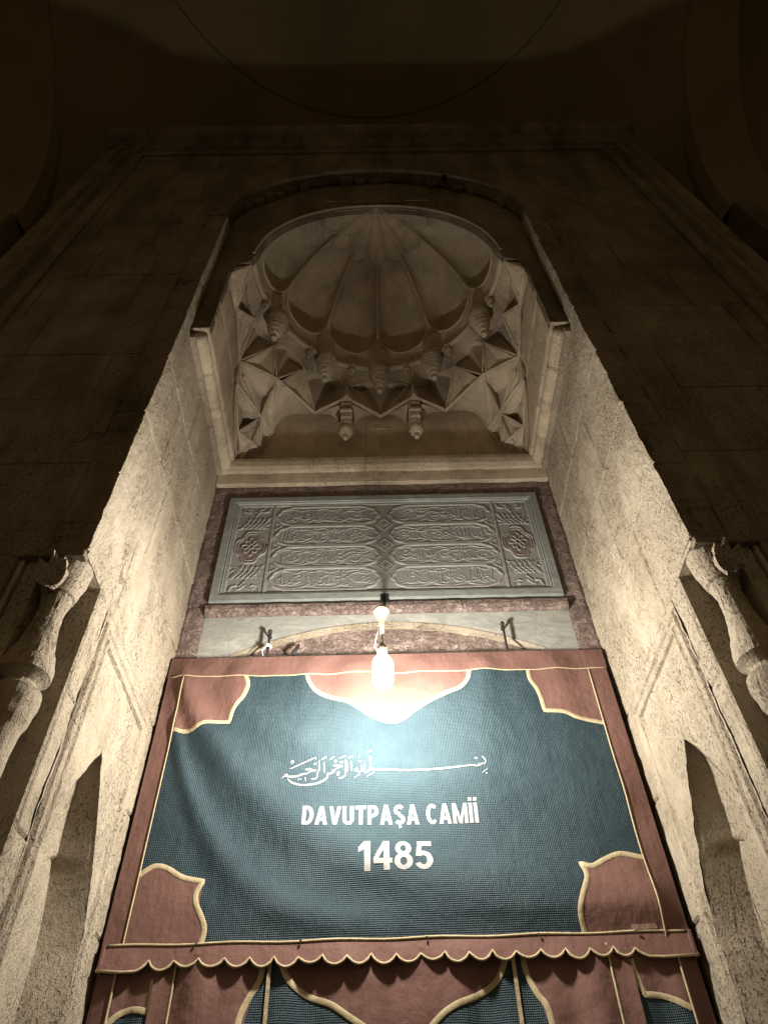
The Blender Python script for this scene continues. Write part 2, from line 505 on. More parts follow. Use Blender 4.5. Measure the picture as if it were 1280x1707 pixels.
def hN(z):     # half width of the jamb niche
    if z < 2.45: return .30
    t_ = min(1, (z - 2.45) / .58)
    return max(0.0, .30 * (1 - t_ ** 1.55))
YN = .625
for s in (-1, 1):
    side = 'left' if s < 0 else 'right'
    jamb = MB().box((s * (HW + .14), .02, 0), (s * (HW + .2), D + .2, ZA))
    jamb = jamb.build('jamb', 'stone', portal)
    jamb['label'] = ('lit stone jamb on the left of the banner' if s < 0 else 'lit stone jamb on the right of the banner')
    # upper courses, full depth
    zs = [3.432, 3.90, 4.36, 4.86, 5.345]
    for k in range(4):
        cut = [.0, random.uniform(.45, .7), D] if k % 2 else [.0, random.uniform(.3, .4), random.uniform(.75, .85), D]
        for a, b in zip(cut, cut[1:]):
            rough_grid('stone_block', s, a + (.0008 if a else 0), b - .0008, zs[k] + .0008, zs[k + 1] - .0008, jamb, ragged=(a == 0), seed=k * 3.1 + a)
    # front strip carrying the arch
    zs = [5.3465, 5.85, 6.4, ZA]
    for k in range(3):
        rough_grid('stone_block', s, 0, .105, zs[k] + .0008, zs[k + 1] - .0008, jamb, ragged=True, seed=k + 20)
    # the narrower sides of the hood, set in from the jamb
    zs = [5.395, 5.80, 6.32]
    for k in range(2):
        for a, b in ((YH + .002, .68), (.6815, D)):
            rough_grid('stone_block', s, a, b, zs[k] + .001, zs[k + 1] - .001, jamb, step=.014, amp=.003, seed=k + 40, mat='stone_lit', thick=.2, xoff=HX - HW)
    # roll moulding along the springing
    cutr = [YH + .03, .38, .62, .88, D - .06]
    for a, b in zip(cutr, cutr[1:]):
        pts = [(s * (HW - .040 + .004 * fbm(k * .7, a * 9, s)), a + .002 + (b - a - .004) * k / 8, 5.365 + .004 * fbm(a * 7, k * .5, s)) for k in range(9)]
        MB().tube(pts, .047, 14).build('roll_moulding', 'stone_lit', jamb, True)
    MB().box((s * (HW - .03), YH + .01, 5.300), (s * (HW + .05), D - .01, 5.343)).build('fillet', 'stone', jamb)
    # lower zone: strips and the carved niche slab
    zs = [0, .55, 1.1, 1.62, 2.1, 2.56, 3.02, 3.4305]
    for k in range(7):
        rough_grid('stone_block', s, .19, .303, zs[k] + .0008, zs[k + 1] - .0008, jamb, seed=k + 60, step=.009 if k > 2 else .03)
        rough_grid('stone_block', s, 1.018, D, zs[k] + .0008, zs[k + 1] - .0008, jamb, seed=k + 80, step=.009 if k > 2 else .03)
    # slab with pointed opening
    z0, z1 = .0, 3.4305
    ya0, yb1 = .3045, 1.0165
    zrow = [z0 + 1.6 * i / 30 for i in range(30)] + [1.6 + (z1 - 1.6) * i / 200 for i in range(201)]
    nc = 34
    V = []; F = []
    def surf(y, z):
        d = .006 * fbm(y * 3.1 + 7, z * 3.1, s * 5.3, 5) + .0042 * fbm(y * 22, z * 17 - y * 9, s * 2 + 3, 3)
        e = max(0, -fbm(y * 6 + 9, z * 4.3, s * 7.7, 3) - .25)
        return s * (HW + .001 - d + e * .010)
    for z in zrow:
        h = hN(z) if z > .9 else 0
        h += .004 * fbm(z * 11, s, 2, 3) if h > .02 else 0
        for j in range(nc + 1):
            y = ya0 + (YN - h - ya0) * j / nc
            V.append((surf(y, z), y, z))
        for j in range(nc + 1):
            y = YN + h + (yb1 - YN - h) * j / nc
            V.append((surf(y, z), y, z))
    W = 2 * (nc + 1)
    for i in range(len(zrow) - 1):
        for j in list(range(nc)) + list(range(nc + 1, W - 1)):
            f = (i * W + j, i * W + j + 1, (i + 1) * W + j + 1, (i + 1) * W + j)
            F.append(f if s < 0 else f[::-1])
    slab = mesh('niche_slab', V, F, 'stone', jamb)
    # niche interior: half hexagon below, three corbelled tiers above
    V = []; F = []
    tiers = (2.62, 2.78, 2.90, 2.98, 3.06)
    rows = []
    z = .9
    while z < 3.03:
        rows.append(z)
        z += .06 if z < 1.7 else .02 if z < 2.5 else .006
    for z in rows:
        h = hN(z)
        k = sum(1 for q_ in tiers if z >= q_)
        fl = .88
        dpt = .235 * (h / .30) ** .45 if h > 0 else .004
        k = 0
        dpt = max(dpt, .004)
        h2 = hN(max(.9, z - .0)) * fl
        pl = [(YN - h, .0), (YN - h2, dpt * .9), (YN - h2 * .4, dpt * 1.0), (YN, dpt * (1.08 if k else 1.0)), (YN + h2 * .4, dpt), (YN + h2, dpt * .9), (YN + h, .0)]
        for i in range(len(pl) - 1):
            for q_ in range(12):
                t_ = q_ / 12
                y = pl[i][0] + (pl[i + 1][0] - pl[i][0]) * t_
                dd = pl[i][1] + (pl[i + 1][1] - pl[i][1]) * t_
                lob = .5 - .5 * math.cos(2 * PI * (y - YN) / max(.05, h2))     # one soft corbel under the crown
                e1 = min(1, max(0, (z - 2.64 - .05 * (1 - lob)) / .05))
                dd *= 1 - .30 * e1 * e1 * (3 - 2 * e1) if dd > .02 else 1
                rr = .004 * fbm(y * 14, z * 14, s * 3, 4) if dd > .01 else 0
                V.append((s * (HW + .001 + dd - rr), y, z))
        V.append((s * (HW + .001), YN + h, z))
    W = 73
    for i in range(len(rows) - 1):
        for j in range(W - 1):
            f = (i * W + j, i * W + j + 1, (i + 1) * W + j + 1, (i + 1) * W + j)
            F.append(f if s < 0 else f[::-1])
    nb = [j for j in range(W)]
    F.append(tuple(nb))
    mesh('niche', V, F, 'stone', jamb)
    # mitred frame on the slab
    def frame(yA, yB, zt, wd, pr):
        for (a, b, a2, b2) in (((yA, .3), (yA, zt), (yA + wd, .3), (yA + wd, zt - wd)),
                               ((yA, zt), (yB, zt), (yA + wd, zt - wd), (yB - wd, zt - wd)),
                               ((yB, zt), (yB, .3), (yB - wd, zt - wd), (yB - wd, .3))):
            n = 60
            V = []; F = []
            cross = [(0, -.004), (.12, pr * .8), (.3, pr), (.42, pr * .35), (.62, pr * .35), (.74, pr), (.9, pr * .8), (1, -.004)]
            for k in range(n + 1):
                t_ = k / n
                p = Vector(a).lerp(Vector(b), t_); q_ = Vector(a2).lerp(Vector(b2), t_)
                for c, d in cross:
                    r_ = p.lerp(q_, c)
                    d2 = d - .004 * max(0, fbm(r_.x * 15, r_.y * 15, s * 3 + 2, 3)) - .0025 * fbm(r_.x * 50, r_.y * 50, s, 2)
                    V.append((s * (HW - d2 - .001), r_.x, r_.y))
            m_ = len(cross)
            for k in range(n):
                for j in range(m_ - 1):
                    F.append((k * m_ + j, k * m_ + j + 1, (k + 1) * m_ + j + 1, (k + 1) * m_ + j))
            mesh('frame_moulding', V, F, 'stone', jamb)
    frame(.312, 1.008, 3.392, .075, .013)
    # corner rebate with its lip
    MB().box((s * 1.285, .012, 0), (s * 1.32, .192, 3.43)).box((s * (HW + .002), .1905, 0), (s * 1.3, .21, 3.43)).build('rebate', 'stone_lit', jamb)
    for yo, w_, pr in ((.196, .016, .012), (.222, .010, .007)):
        V = []
        b_ = MB()
        b_.tube([(s * (HW + .004), yo, zz * .04) for zz in range(0, int((3.44 + (yo - .19)) / .04) + 1)] + [(s * (HW + .004), yo, 3.436 + (yo - .19))], pr, 6)
        b_.tube([(s * (HW + .004), yy, 3.436 + (yo - .19)) for yy in (yo, .1, .005)], pr, 6)
        b_.build('lip_moulding', 'stone', jamb)
    # facade lip
    MB().box((s * HW, -.012, 3.415), (s * 1.33, .03, 3.445), .004).box((s * 1.30, -.012, 0), (s * 1.33, .03, 3.414), .004).build('lip_moulding', 'stone_shaded', jamb)
    MB().box((s * (HW + .004), .003, 3.4315), (s * 1.30, .20, 3.45)).build('rebate_head', 'stone_lit', jamb)

    # corner colonnette with an hourglass capital
    prof = [(.0, .12), (.12, .12), (.18, .085), (.26, .11), (.36, .075), (1.9, .075), (2.28, .076), (2.33, .10), (2.40, .122), (2.46, .11), (2.50, .08), (2.58, .072),
            (2.70, .070), (2.77, .078), (2.82, .10), (2.88, .112), (2.905, .108), (2.92, .078), (2.935, .070), (2.95, .09), (2.965, .118), (2.99, .120), (3.03, .105), (3.08, .084), (3.13, .070),
            (3.17, .062), (3.24, .060), (3.27, .072), (3.285, .072), (3.29, .085), (3.33, .096), (3.38, .112), (3.43, .118)]
    pf = []
    for (za, ra), (zb, rb) in zip(prof, prof[1:]):
        n = 1 if zb < 1.9 else max(1, int((zb - za) / .012))
        for k in range(n):
            t_ = k / n
            t2 = t_ * t_ * (3 - 2 * t_)
            pf.append((za + (zb - za) * t_, ra + (rb - ra) * t2))
    pf.append(prof[-1])
    colo = MB()
    n = 40
    V = []
    cx, cy = HW + .080, .078
    pf = [(z, .046 + (r_ - .065) * .66) for z, r_ in pf]
    for z, r_ in pf:
        for k in range(n):
            a = 2 * PI * k / n
            rr = r_ * (1 + .025 * fbm(math.cos(a) * 2, z * 6, math.sin(a) * 2 + s * 3, 4)) + .0012 * fbm(math.cos(a) * 8, z * 25, math.sin(a) * 8, 3)
            V.append((s * (cx + rr * math.cos(a)), cy + rr * math.sin(a), z))
    F = []
    for i in range(len(pf) - 1):
        for k in range(n):
            f = (i * n + k, i * n + (k + 1) % n, (i + 1) * n + (k + 1) % n, (i + 1) * n + k)
            F.append(f if s > 0 else f[::-1])
    colonnette = mesh('corner_colonnette', V, F, 'stone', portal, False)
    colonnette['label'] = 'carved corner colonnette with hourglass capital, ' + ('left' if s < 0 else 'right') + ' edge of the recess'
    # palmette leaves on the capital's front
    for k, an in enumerate((-1.1, -.55, 0, .55, 1.1)):
        L = .10 if k == 2 else .085 if k in (1, 3) else .065
        b0 = Vector((s * (cx - .01), -.012, 3.275))
        dr = Vector((math.sin(an) * s * -1, -.25, math.cos(an)))
        side_ = dr.cross(Vector((0, -1, 0))).normalized()
        pts = []
        V = []
        for i in range(7):
            t_ = i / 6
            w_ = .022 * math.sin(PI * min(1, t_ * .93 + .06)) ** .8
            c = b0 + dr * (L * t_) + Vector((0, -.03 * t_ * t_, 0))
            V += [c - side_ * w_, c + Vector((0, -.008, 0)), c + side_ * w_, c + Vector((0, .03, 0))]
        F = []
        for i in range(6):
            for q_ in range(4): F.append((i * 4 + q_, i * 4 + (q_ + 1) % 4, i * 4 + 4 + (q_ + 1) % 4, i * 4 + 4 + q_))
        F += [(0, 1, 2, 3), (27, 26, 25, 24)]
        mesh('palmette_leaf', V, F, 'stone', colonnette)

# ---------------- arch head: front soffit, dentils
soff = MB()
N = 48
V = []
for k in range(N + 1):
    a = PI * k / N
    for y in (.0, .1):
        rr = RA + .002 + (.004 * fbm(a * 6, y, 3, 3) if y == 0 else 0)
        V.append((rr * math.cos(a), y + .003, ZA + rr * math.sin(a)))
soff.add(V, [(2 * k, 2 * k + 1, 2 * k + 3, 2 * k + 2) for k in range(N)])
arch = soff.build('arch', 'stone_shaded', portal)
rnd = random.Random(3)
for k in range(23):
    a = PI * (.10 + .80 * k / 22)
    if rnd.random() < .42: continue
    l = rnd.uniform(.012, .05)
    w_ = rnd.uniform(.035, .055)
    c, sn = math.cos(a), math.sin(a)
    b_ = MB().box((-w_, .045 + rnd.uniform(0, .03), -l), (w_, YH - .002, .0), .006)
    b_.V = [(x * sn + (RA + z) * c, y, ZA + (RA + z) * sn - x * c) for x, y, z in b_.V]
    b_.build('dentil', 'stone_shaded', arch)

# ---------------- stalactite hood
CY, RX, RY, ZR, HD = .10, .845, .90, 6.47, .96
hood = MB()
# front face of the hood with its lobed opening
half = [(HX, 5.40), (HX, 6.20), (.965, 6.225), (.955, 6.29), (.93, 6.335), (.885, 6.35), (.855, 6.37), (.845, 6.44), (.83, 6.48)]
for k in range(1, 19):
    a = PI / 2 * k / 18
    half.append((.825 * math.cos(a) ** .90 if k < 18 else 0, 6.46 + .97 * math.sin(a)))
outer = []
for k, (x, z) in enumerate(half):
    if z < ZA: outer.append((RA + .10, z))
    else:
        a = (z - ZA) / (7.43 - ZA) * PI / 2
        outer.append(((RA + .10) * math.cos(a), ZA + (RA + .10) * math.sin(a)))
V = []; F = []
for s in (-1, 1):
    k0 = len(V)
    for (x, z), (xo, zo) in zip(half, outer):
        V += [(s * x, YH, z), (s * xo, YH, zo), (s * x, YH + .05, z)]
    for k in range(len(half) - 1):
        b_ = k0 + 3 * k
        F += [(b_, b_ + 1, b_ + 4, b_ + 3), (b_, b_ + 3, b_ + 5, b_ + 2)]
hood.add(V, F)
hood = hood.build('stalactite_hood', 'stone_shaded', portal)  # front turned from the bulb: darkened stone adds to its shade
MB().box((-.21, YH - .012, 7.50), (.23, YH - .002, 7.60), .004).build('plaque', 'stone_shaded', hood)
for xa, xb in ((-.40, -.215), (.235, .43)):
    MB().box((xa, YH - .010, 7.545), (xb, YH - .002, 7.565), .003).build('fillet', 'stone_lit', hood)
MB().tube([(x * 1.02, YH - .004, z + .012) for x, z in half[8:]] , .010, 6).tube([(-x * 1.02, YH - .004, z + .012) for x, z in half[8:]], .010, 6).build('edge_moulding', 'stone_lit', hood)
def rimpt(phi, e=0, z=ZR): return Vector(((RX + e) * math.cos(phi), CY + .02 + (RY - .02 + e) * math.sin(phi), z))
n = 36
MB().tube([rimpt(PI * k / n, .012, ZR) for k in range(n + 1)], .018, 6).build('rim_moulding', 'stone_lit', hood)
# fluted half dome, flute by flute
def dome(phi, t_, dr=0):
    c = math.cos(t_ * PI / 2) ** .88
    return Vector((((RX + .01) * c + dr) * math.cos(phi), CY + .022 + max(0, ((RY + .0) * c + dr) * math.sin(phi)), ZR + .01 + (HD + dr * .4) * math.sin(t_ * PI / 2)))
NF = 6
for f_ in range(NF):
    p0, p1 = PI * f_ / NF, PI * (f_ + 1) / NF
    nu, nt = 30, 70
    V = []; F = []
    for i in range(nt + 1):
        t_ = .0 + .88 * i / nt
        for j in range(nu + 1):
            u = -1 + 2 * j / nu
            tb, cap = .135, .16
            d = 0
            if t_ > tb:
                lim = 1 - (max(0, (tb + cap - t_) / cap)) ** 2
                wmax = math.sqrt(max(1e-6, lim)) * .95
                if abs(u) < wmax: d = .150 * math.sqrt(1 - (u / wmax) ** 2) * (math.cos(t_ * PI / 2) ** .35) * lim ** .3 + .010
            d += .012 * fbm(u * 2 + f_ * 3, t_ * 7, 1.3, 4)
            V.append(dome(p0 + (p1 - p0) * (u + 1) / 2, t_, d))
    for i in range(nt):
        for j in range(nu):
            F.append((i * (nu + 1) + j, (i + 1) * (nu + 1) + j, (i + 1) * (nu + 1) + j + 1, i * (nu + 1) + j + 1))
    fl = mesh('dome_flute', V, F, 'stone_lit', hood, True)
    pts = []
    for k in range(25):
        a = PI * (k / 24)
        u = -.985 * math.cos(a)
        t_ = .135 + .16 - .172 * math.sin(a)
        if k in (0, 24): t_ = .34
        pts.append(dome(p0 + (p1 - p0) * (u + 1) / 2, t_, -.002))
    MB().tube(pts, .010, 6).build('bead', 'stone_lit', hood)
    if f_:
        MB().tube([dome(p0, .30 + .45 * k / 8, .004) for k in range(9)], .009, 6).build('bead', 'stone_lit', hood)
        MB().tube([dome(p0, .0 + .13 * k / 4, -.004) for k in range(5)], .007, 5).build('bead', 'stone_lit', hood)
# small fan at the crown
NFA = 7
V = []; F = []
for j in range(NFA * 6 + 1):
    ph = PI * j / (NFA * 6)
    k4 = abs((j % 6) - 3) / 3
    for i in range(9):
        t_ = .73 + .268 * i / 8
        low = .0 if i else .05 * (k4 ** 1.5)
        V.append(dome(ph, min(.998, t_ + low), -.034 + .060 * math.sqrt(max(0, 1 - k4 ** 2)) * (1 - i / 9)))
    V.append(dome(ph, .75 + .04 * k4, .10))
for j in range(NFA * 6):
    for i in range(8): F.append((j * 10 + i, j * 10 + i + 1, (j + 1) * 10 + i + 1, (j + 1) * 10 + i))
    F.append((j * 10 + 9, j * 10, (j + 1) * 10, (j + 1) * 10 + 9))
mesh('crown_fan', V, F, 'stone_lit', hood)

# tiers of cells
def V3(x, y, z): return Vector((x, y, z))
def outward(p):
    d = Vector((p.x, p.y - CY, 0))
    return d.normalized() if d.length > 1e-6 else Vector((0, 1, 0))
def inwall(p):
    return V3(max(-HX + .006, min(HX - .006, p.x)), min(p.y, D - .006), p.z)
def arch_pts(Tl, Tr, mid, n=8, pleat=.0):
    # stepped ogee arch from ridge to ridge through a crown set back in the wall
    out = []
    cen = (Tl + Tr) / 2
    for k in range(n + 1):
        t_ = k / n
        u = 2 * t_ - 1
        base = Tl.lerp(Tr, t_)
        bul = (1 - abs(u) ** 2.6)
        if .55 < abs(u) < .8: bul *= .90
        p = base + (mid - cen) * bul
        if pleat and 0 < k < n: p += outward(p) * (pleat * (1 if k % 2 else -1))
        out.append(inwall(p))
    return out
def fan_cell(A, Tl, Tr, mid, rim_fn, n=12, pleat=.0, parent=hood, thick=.022, ends=None):
    # a niche sunk behind a pointed arch: four flat facets fan out from the foot
    n = 12
    Fr = arch_pts(Tl, Tr, mid, n, 0)
    sz = (Tl - Tr).length
    dp = min(.055, sz * .16)
    def sunk(k, e): return inwall(Fr[k] + outward(Fr[k]) * e + V3(0, 0, .006))
    off = {0: .35, 3: 1.55, 6: .55, 9: 1.55, 12: .35}
    key = {k: sunk(k, dp * e) for k, e in off.items()}
    B = [key[k] if k in key else key[k // 3 * 3].lerp(key[k // 3 * 3 + 3], (k % 3) / 3) + V3(0, 0, .008) for k in range(n + 1)]
    F0 = inwall(A + outward(A) * .010)
    V = [F0] + B
    F = [(0, 1 + k, 2 + k) for k in range(n)]
    c = mesh('stalactite_cell', V, F, 'stone_lit', parent)
    # reveal of the arch, its flat face, and the soffit up to the next ledge
    V = []; F = []
    for k in range(n + 1):
        r_ = rim_fn(k / n)
        face = Fr[k].lerp(r_, .30) + V3(0, 0, -.010)
        V += [B[k], Fr[k], Fr[k] + V3(0, 0, -.004) - outward(Fr[k]) * .004, face, r_]
    for k in range(n):
        for j in range(4): F.append((5 * k + j, 5 * k + j + 1, 5 * k + 6 + j, 5 * k + 5 + j))
    k0 = len(V)
    V += [F0, A]
    F += [(k0, 0, 1), (k0, 1, k0 + 1), (k0, 5 * n + 1, 5 * n), (k0, k0 + 1, 5 * n + 1)]
    mesh('cell_hood', V, F, 'stone_lit', parent)
    w_ = .008 if sz > .2 else .005
    MB().tube([p + V3(0, 0, -.006) - outward(p) * .003 for p in Fr], w_, 4).tube([A, Fr[0]], w_, 4).tube([A, Fr[n]], w_, 4).build('arch_rib', 'stone_lit', parent)
    return c
def bar(pts, r=.014, parent=hood):
    return MB().tube(pts, r, 4).build('ledge_bar', 'stone_lit', parent)
def facet(pts, parent=hood, dep=.035):
    # a kite cut as a sunk star: facets meet in a hollow, its edges stand out as narrow ribs
    a, t_, b = pts
    m_ = (a + b) / 2 + outward((a + b) / 2) * -.010
    sz = min((a - b).length, (t_ - a).length)
    c = inwall((a + b) / 2 * .62 + t_ * .38 + outward((a + b) / 2) * min(dep, sz * .2))
    el, er = a.lerp(t_, .5) + outward(a) * -.006, b.lerp(t_, .5) + outward(b) * -.006
    o = mesh('kite_facet', [a, t_, b, m_, c, el, er], [(0, 5, 4), (5, 1, 4), (1, 6, 4), (6, 2, 4), (2, 3, 4), (3, 0, 4)], 'stone_lit', parent)
    MB().tube([a, el, t_], .008, 4).tube([b, er, t_], .008, 4).build('rib', 'stone_lit', parent)
    return o
def mir(p, s): return V3(-p.x if s > 0 else p.x, p.y, p.z)

PHT = [180, 158, 143, 127, 104, 76, 53, 37, 22, 0]
T3 = [rimpt(math.radians(p), .012, ZR - .03) for p in PHT]
T3[0].y = T3[-1].y = YH + .03
fF = V3(-.966, .375, 6.20); f0 = V3(-.962, .665, 6.00); f1 = V3(-.72, .80, 5.99); f2 = V3(-.475, 1.085, 5.985); f3 = V3(0, 1.125, 5.985)
feet = [fF, f0, f1, f2, f3] + [mir(p, 1) for p in (f2, f1, f0, fF)]
for i in range(1, 9):
    fm = (feet[i - 1] + feet[i]) / 2
    p = T3[i].lerp(fm, .40)
    T3[i] = V3(p.x, p.y, ZR - .215)
T3[0].z = T3[9].z = ZR - .10
EL, ER = [], []
for i, A in enumerate(feet):
    pv = feet[i - 1] if i else V3(-(HX - .012), YH + .012, 6.19)
    nx = feet[i + 1] if i < 8 else V3(HX - .012, YH + .012, 6.19)
    if i in (4, 5): pv = V3(-.243 if i == 4 else .243, .985, 6.02)
    if i in (3, 4): nx = V3(-.243 if i == 3 else .243, .985, 6.02)
    EL.append(A.lerp(pv, .10)); ER.append(A.lerp(nx, .10))
for i, A in enumerate(feet):
    Tl, Tr = T3[i], T3[i + 1]
    pa, pb = math.radians(PHT[i]), math.radians(PHT[i + 1])
    tgt = A.lerp(rimpt((pa + pb) / 2, .028, ZR), .45)
    tgt.z = ZR - .065
    tgt = inwall(tgt)
    fan_cell(A, Tl, Tr, tgt, lambda t_, pa=pa, pb=pb: rimpt(pa + (pb - pa) * t_, .028, ZR + .010), ends=(EL[i], ER[i]))
    bar([EL[i], A, ER[i]])
for i in range(8):
    A, B = ER[i], EL[i + 1]
    if i in (3, 4):
        m_ = V3(math.copysign(.243, A.x + B.x), .985, 6.02)     # the bracket heads stand forward here
        facet((A, T3[i + 1], m_)); facet((m_, T3[i + 1], B)); bar([A, m_]); bar([m_, B])
    else:
        facet((A, T3[i + 1], B)); bar([A, B])
for s in (-1, 1):
    # first cell against the hood face
    A = mir(fF, s)
    g_ = V3(s * (HX - .012), YH + .012, 6.19)
    Tf = T3[0] if s < 0 else T3[-1]
    e_ = EL[0] if s < 0 else ER[8]
    facet((e_, Tf, g_)); bar([e_, g_])
    mesh('kite_facet', [g_, Tf, V3(s * .955, YH + .012, 6.30)], [(0, 1, 2)], 'stone_lit', hood)
    # second tier: corner fan between the two ledges
    A0, A1, A2 = mir(f0, s), mir(f1, s), mir(f2, s)
    b = mir(V3(-.83, .985, 5.79), s)
    order = (A0, A1) if s < 0 else (A1, A0)
    c0_ = V3(s * (HX - .012), .72, 5.80); c1_ = V3(s * .775, D - .012, 5.82)
    cmid = b.lerp((A0 + A1) / 2, .38); cmid.z = 5.945
    fan_cell(b, order[0].lerp(b, .22) + V3(0, 0, -.03), order[1].lerp(b, .22) + V3(0, 0, -.03), cmid, lambda t_, o=order: o[0].lerp(o[1], t_) + V3(0, 0, .004), ends=(b.lerp(c0_, .25), b.lerp(c1_, .25)) if s < 0 else (b.lerp(c1_, .25), b.lerp(c0_, .25)))
    def cove(line, wall, n=16, bead=True):
        L_ = smoothline(line, 1)
        V = []; F = []
        m = len(line) - 1
        for k in range(n + 1):
            t_ = k / n * m
            i_ = min(int(t_), m - 1)
            p = line[i_].lerp(line[i_ + 1], t_ - i_) + V3(0, 0, -.010)
            Wp = wall(k / n)
            V += [p, p.lerp(Wp, .5) + V3(0, 0, .022) + outward(p) * .010, Wp]
        for k in range(n): F += [(3 * k, 3 * k + 1, 3 * k + 4, 3 * k + 3), (3 * k + 1, 3 * k + 2, 3 * k + 5, 3 * k + 4)]
        c = mesh('arch_cove', V, F, 'stone_lit', hood)
        if bead: MB().tube([wall(k / n) - outward(wall(k / n)) * .006 for k in range(n + 1)], .008, 5).build('bead', 'stone_lit', hood)
    br_ = V3(s * .285, 1.02, 6.0)
    pw = [(.77, 5.84), (.745, 5.96), (.68, 6.065), (.53, 6.09), (.37, 6.06), (.325, 6.0), (.305, 5.93)]
    pws = smoothline([Vector(p) for p in pw], 4)
    cove([A1, A2, br_], lambda t_: V3(s * pws[int(round(t_ * 24))].x, D - .004, pws[int(round(t_ * 24))].y), n=24)
    ps = [(.70, 5.80), (.67, 5.98), (.58, 6.07), (.42, 6.13), (.28, 6.12), (.20, 6.06), (.17, 5.98)]
    pss = smoothline([Vector(p) for p in ps], 4)
    cove([A0, A, g_], lambda t_: V3(s * (HX - .004), pss[int(round(t_ * 24))].x, pss[int(round(t_ * 24))].y), n=24, bead=False)
    c0 = V3(s * (HX - .012), .72, 5.80); c1 = V3(s * .775, D - .012, 5.82)
    facet((c0, A0, b)); facet((b, A1, c1))
    bar([c0, b, c1])
    mesh('kite_facet', [A0, V3(s * (HX - .004), .69, 5.82), c0], [(0, 1, 2)], 'stone_lit', hood)
    mesh('kite_facet', [A1, V3(s * .77, D - .004, 5.84), c1], [(0, 1, 2)], 'stone_lit', hood)
    # umbrella cells in the corner
    ft = V3(s * (HX - .010), D - .010, 5.43)
    o2 = (c0, b) if s < 0 else (b, c0)
    g0 = V3(s * (HX - .015), .97, 5.59)
    fan_cell(g0, o2[0] + V3(0, 0, -.02), o2[1] + V3(0, 0, -.02), g0.lerp((c0 + b) / 2, .4) + V3(0, 0, .10), lambda t_, o=o2: o[0].lerp(o[1], t_) + V3(0, 0, -.002), 8, .006, thick=.014)
    o3 = (b, c1) if s < 0 else (c1, b)
    g1 = V3(s * .835, D - .015, 5.60)
    fan_cell(g1, o3[0] + V3(0, 0, -.02), o3[1] + V3(0, 0, -.02), g1.lerp((c1 + b) / 2, .4) + V3(0, 0, .10), lambda t_, o=o3: o[0].lerp(o[1], t_) + V3(0, 0, -.002), 8, .006, thick=.014)
    gm = V3(s * .885, 1.06, 5.60)
    facet((g0, b, gm)); facet((gm, b, g1))
    bar([g0, gm, g1], .012)
    facet((g0, gm, ft)); facet((gm, g1, ft))
    mesh('kite_facet', [c0, V3(s * (HX - .004), .76, 5.70), V3(s * (HX - .004), .97, 5.47), g0], [(0, 1, 2, 3)], 'stone_lit', hood)
    mesh('kite_facet', [c1, V3(s * .79, D - .004, 5.74), V3(s * .85, D - .004, 5.50), g1], [(0, 1, 2, 3)], 'stone_lit', hood)
    mesh('kite_facet', [g0, V3(s * (HX - .004), .97, 5.47), ft], [(0, 1, 2)], 'stone_lit', hood)
    mesh('kite_facet', [g1, V3(s * .85, D - .004, 5.50), ft], [(0, 1, 2)], 'stone_lit', hood)
# middle arch of the back wall
pa, pb = V3(-.20, 1.02, 6.0), V3(.20, 1.02, 6.0)
V = []; F = []
n = 16
def midarch(t_): return V3(-.185 + .37 * t_, D - .004, 6.065 - .13 * abs(2 * t_ - 1) ** 3.0)
for k in range(n + 1):
    t_ = k / n
    L_ = (pa.lerp(f3, t_ * 2) if t_ < .5 else f3.lerp(pb, t_ * 2 - 1)) + V3(0, 0, -.010)
    Wp = midarch(t_)
    V += [L_, L_.lerp(Wp, .5) + V3(0, .01, .022), Wp]
for k in range(n): F += [(3 * k, 3 * k + 1, 3 * k + 4, 3 * k + 3), (3 * k + 1, 3 * k + 2, 3 * k + 5, 3 * k + 4)]
cc = mesh('arch_cove', V, F, 'stone_lit', hood)
MB().tube([midarch(k / n) + V3(0, -.005, 0) for k in range(n + 1)], .008, 5).build('bead', 'stone_lit', hood)
# the two long brackets standing off the back wall
for s in (-1, 1):
    x = s * .243
    b_ = MB()
    b_.box((x - .030, 1.02, 5.975), (x + .030, D - .004, 6.02), .004)
    b_.box((x - .040, .99, 5.950), (x + .040, D - .004, 5.973), .004)
    b_.box((x - .030, 1.02, 5.895), (x + .030, D - .004, 5.948), .004)
    b_.box((x - .042, .985, 5.862), (x + .042, D - .004, 5.893), .005)
    b_.box((x - .036, 1.00, 5.80), (x + .036, D - .004, 5.86), .006)
    br = b_.build('bracket', 'stone_lit', hood)
    MB().lathe((x, 1.055, 5.61), [(0, .008), (.006, .018), (.035, .020), (.042, .018), (.05, .034), (.075, .050), (.10, .052), (.115, .036), (.13, .034), (.145, .046), (.18, .048), (.188, .03)], 8).build('pendant', 'stone_lit', hood)
    mesh('kite_facet', [(x, .962, 6.04), (x - .05, 1.0, 5.985), (x + .05, 1.0, 5.985), (x, .985, 6.22)], [(0, 1, 3), (0, 3, 2), (0, 2, 1)], 'stone_lit', hood)
# small drops where the ridges meet the rim
for p in PHT[1:-1]:
    c = rimpt(math.radians(p), .015, ZR - .125)
    MB().lathe(c, [(0, .006), (.012, .014), (.03, .018), (.038, .013), (.046, .024), (.075, .030), (.10, .026), (.125, .034)], 8).build('drop', 'stone_lit', hood)
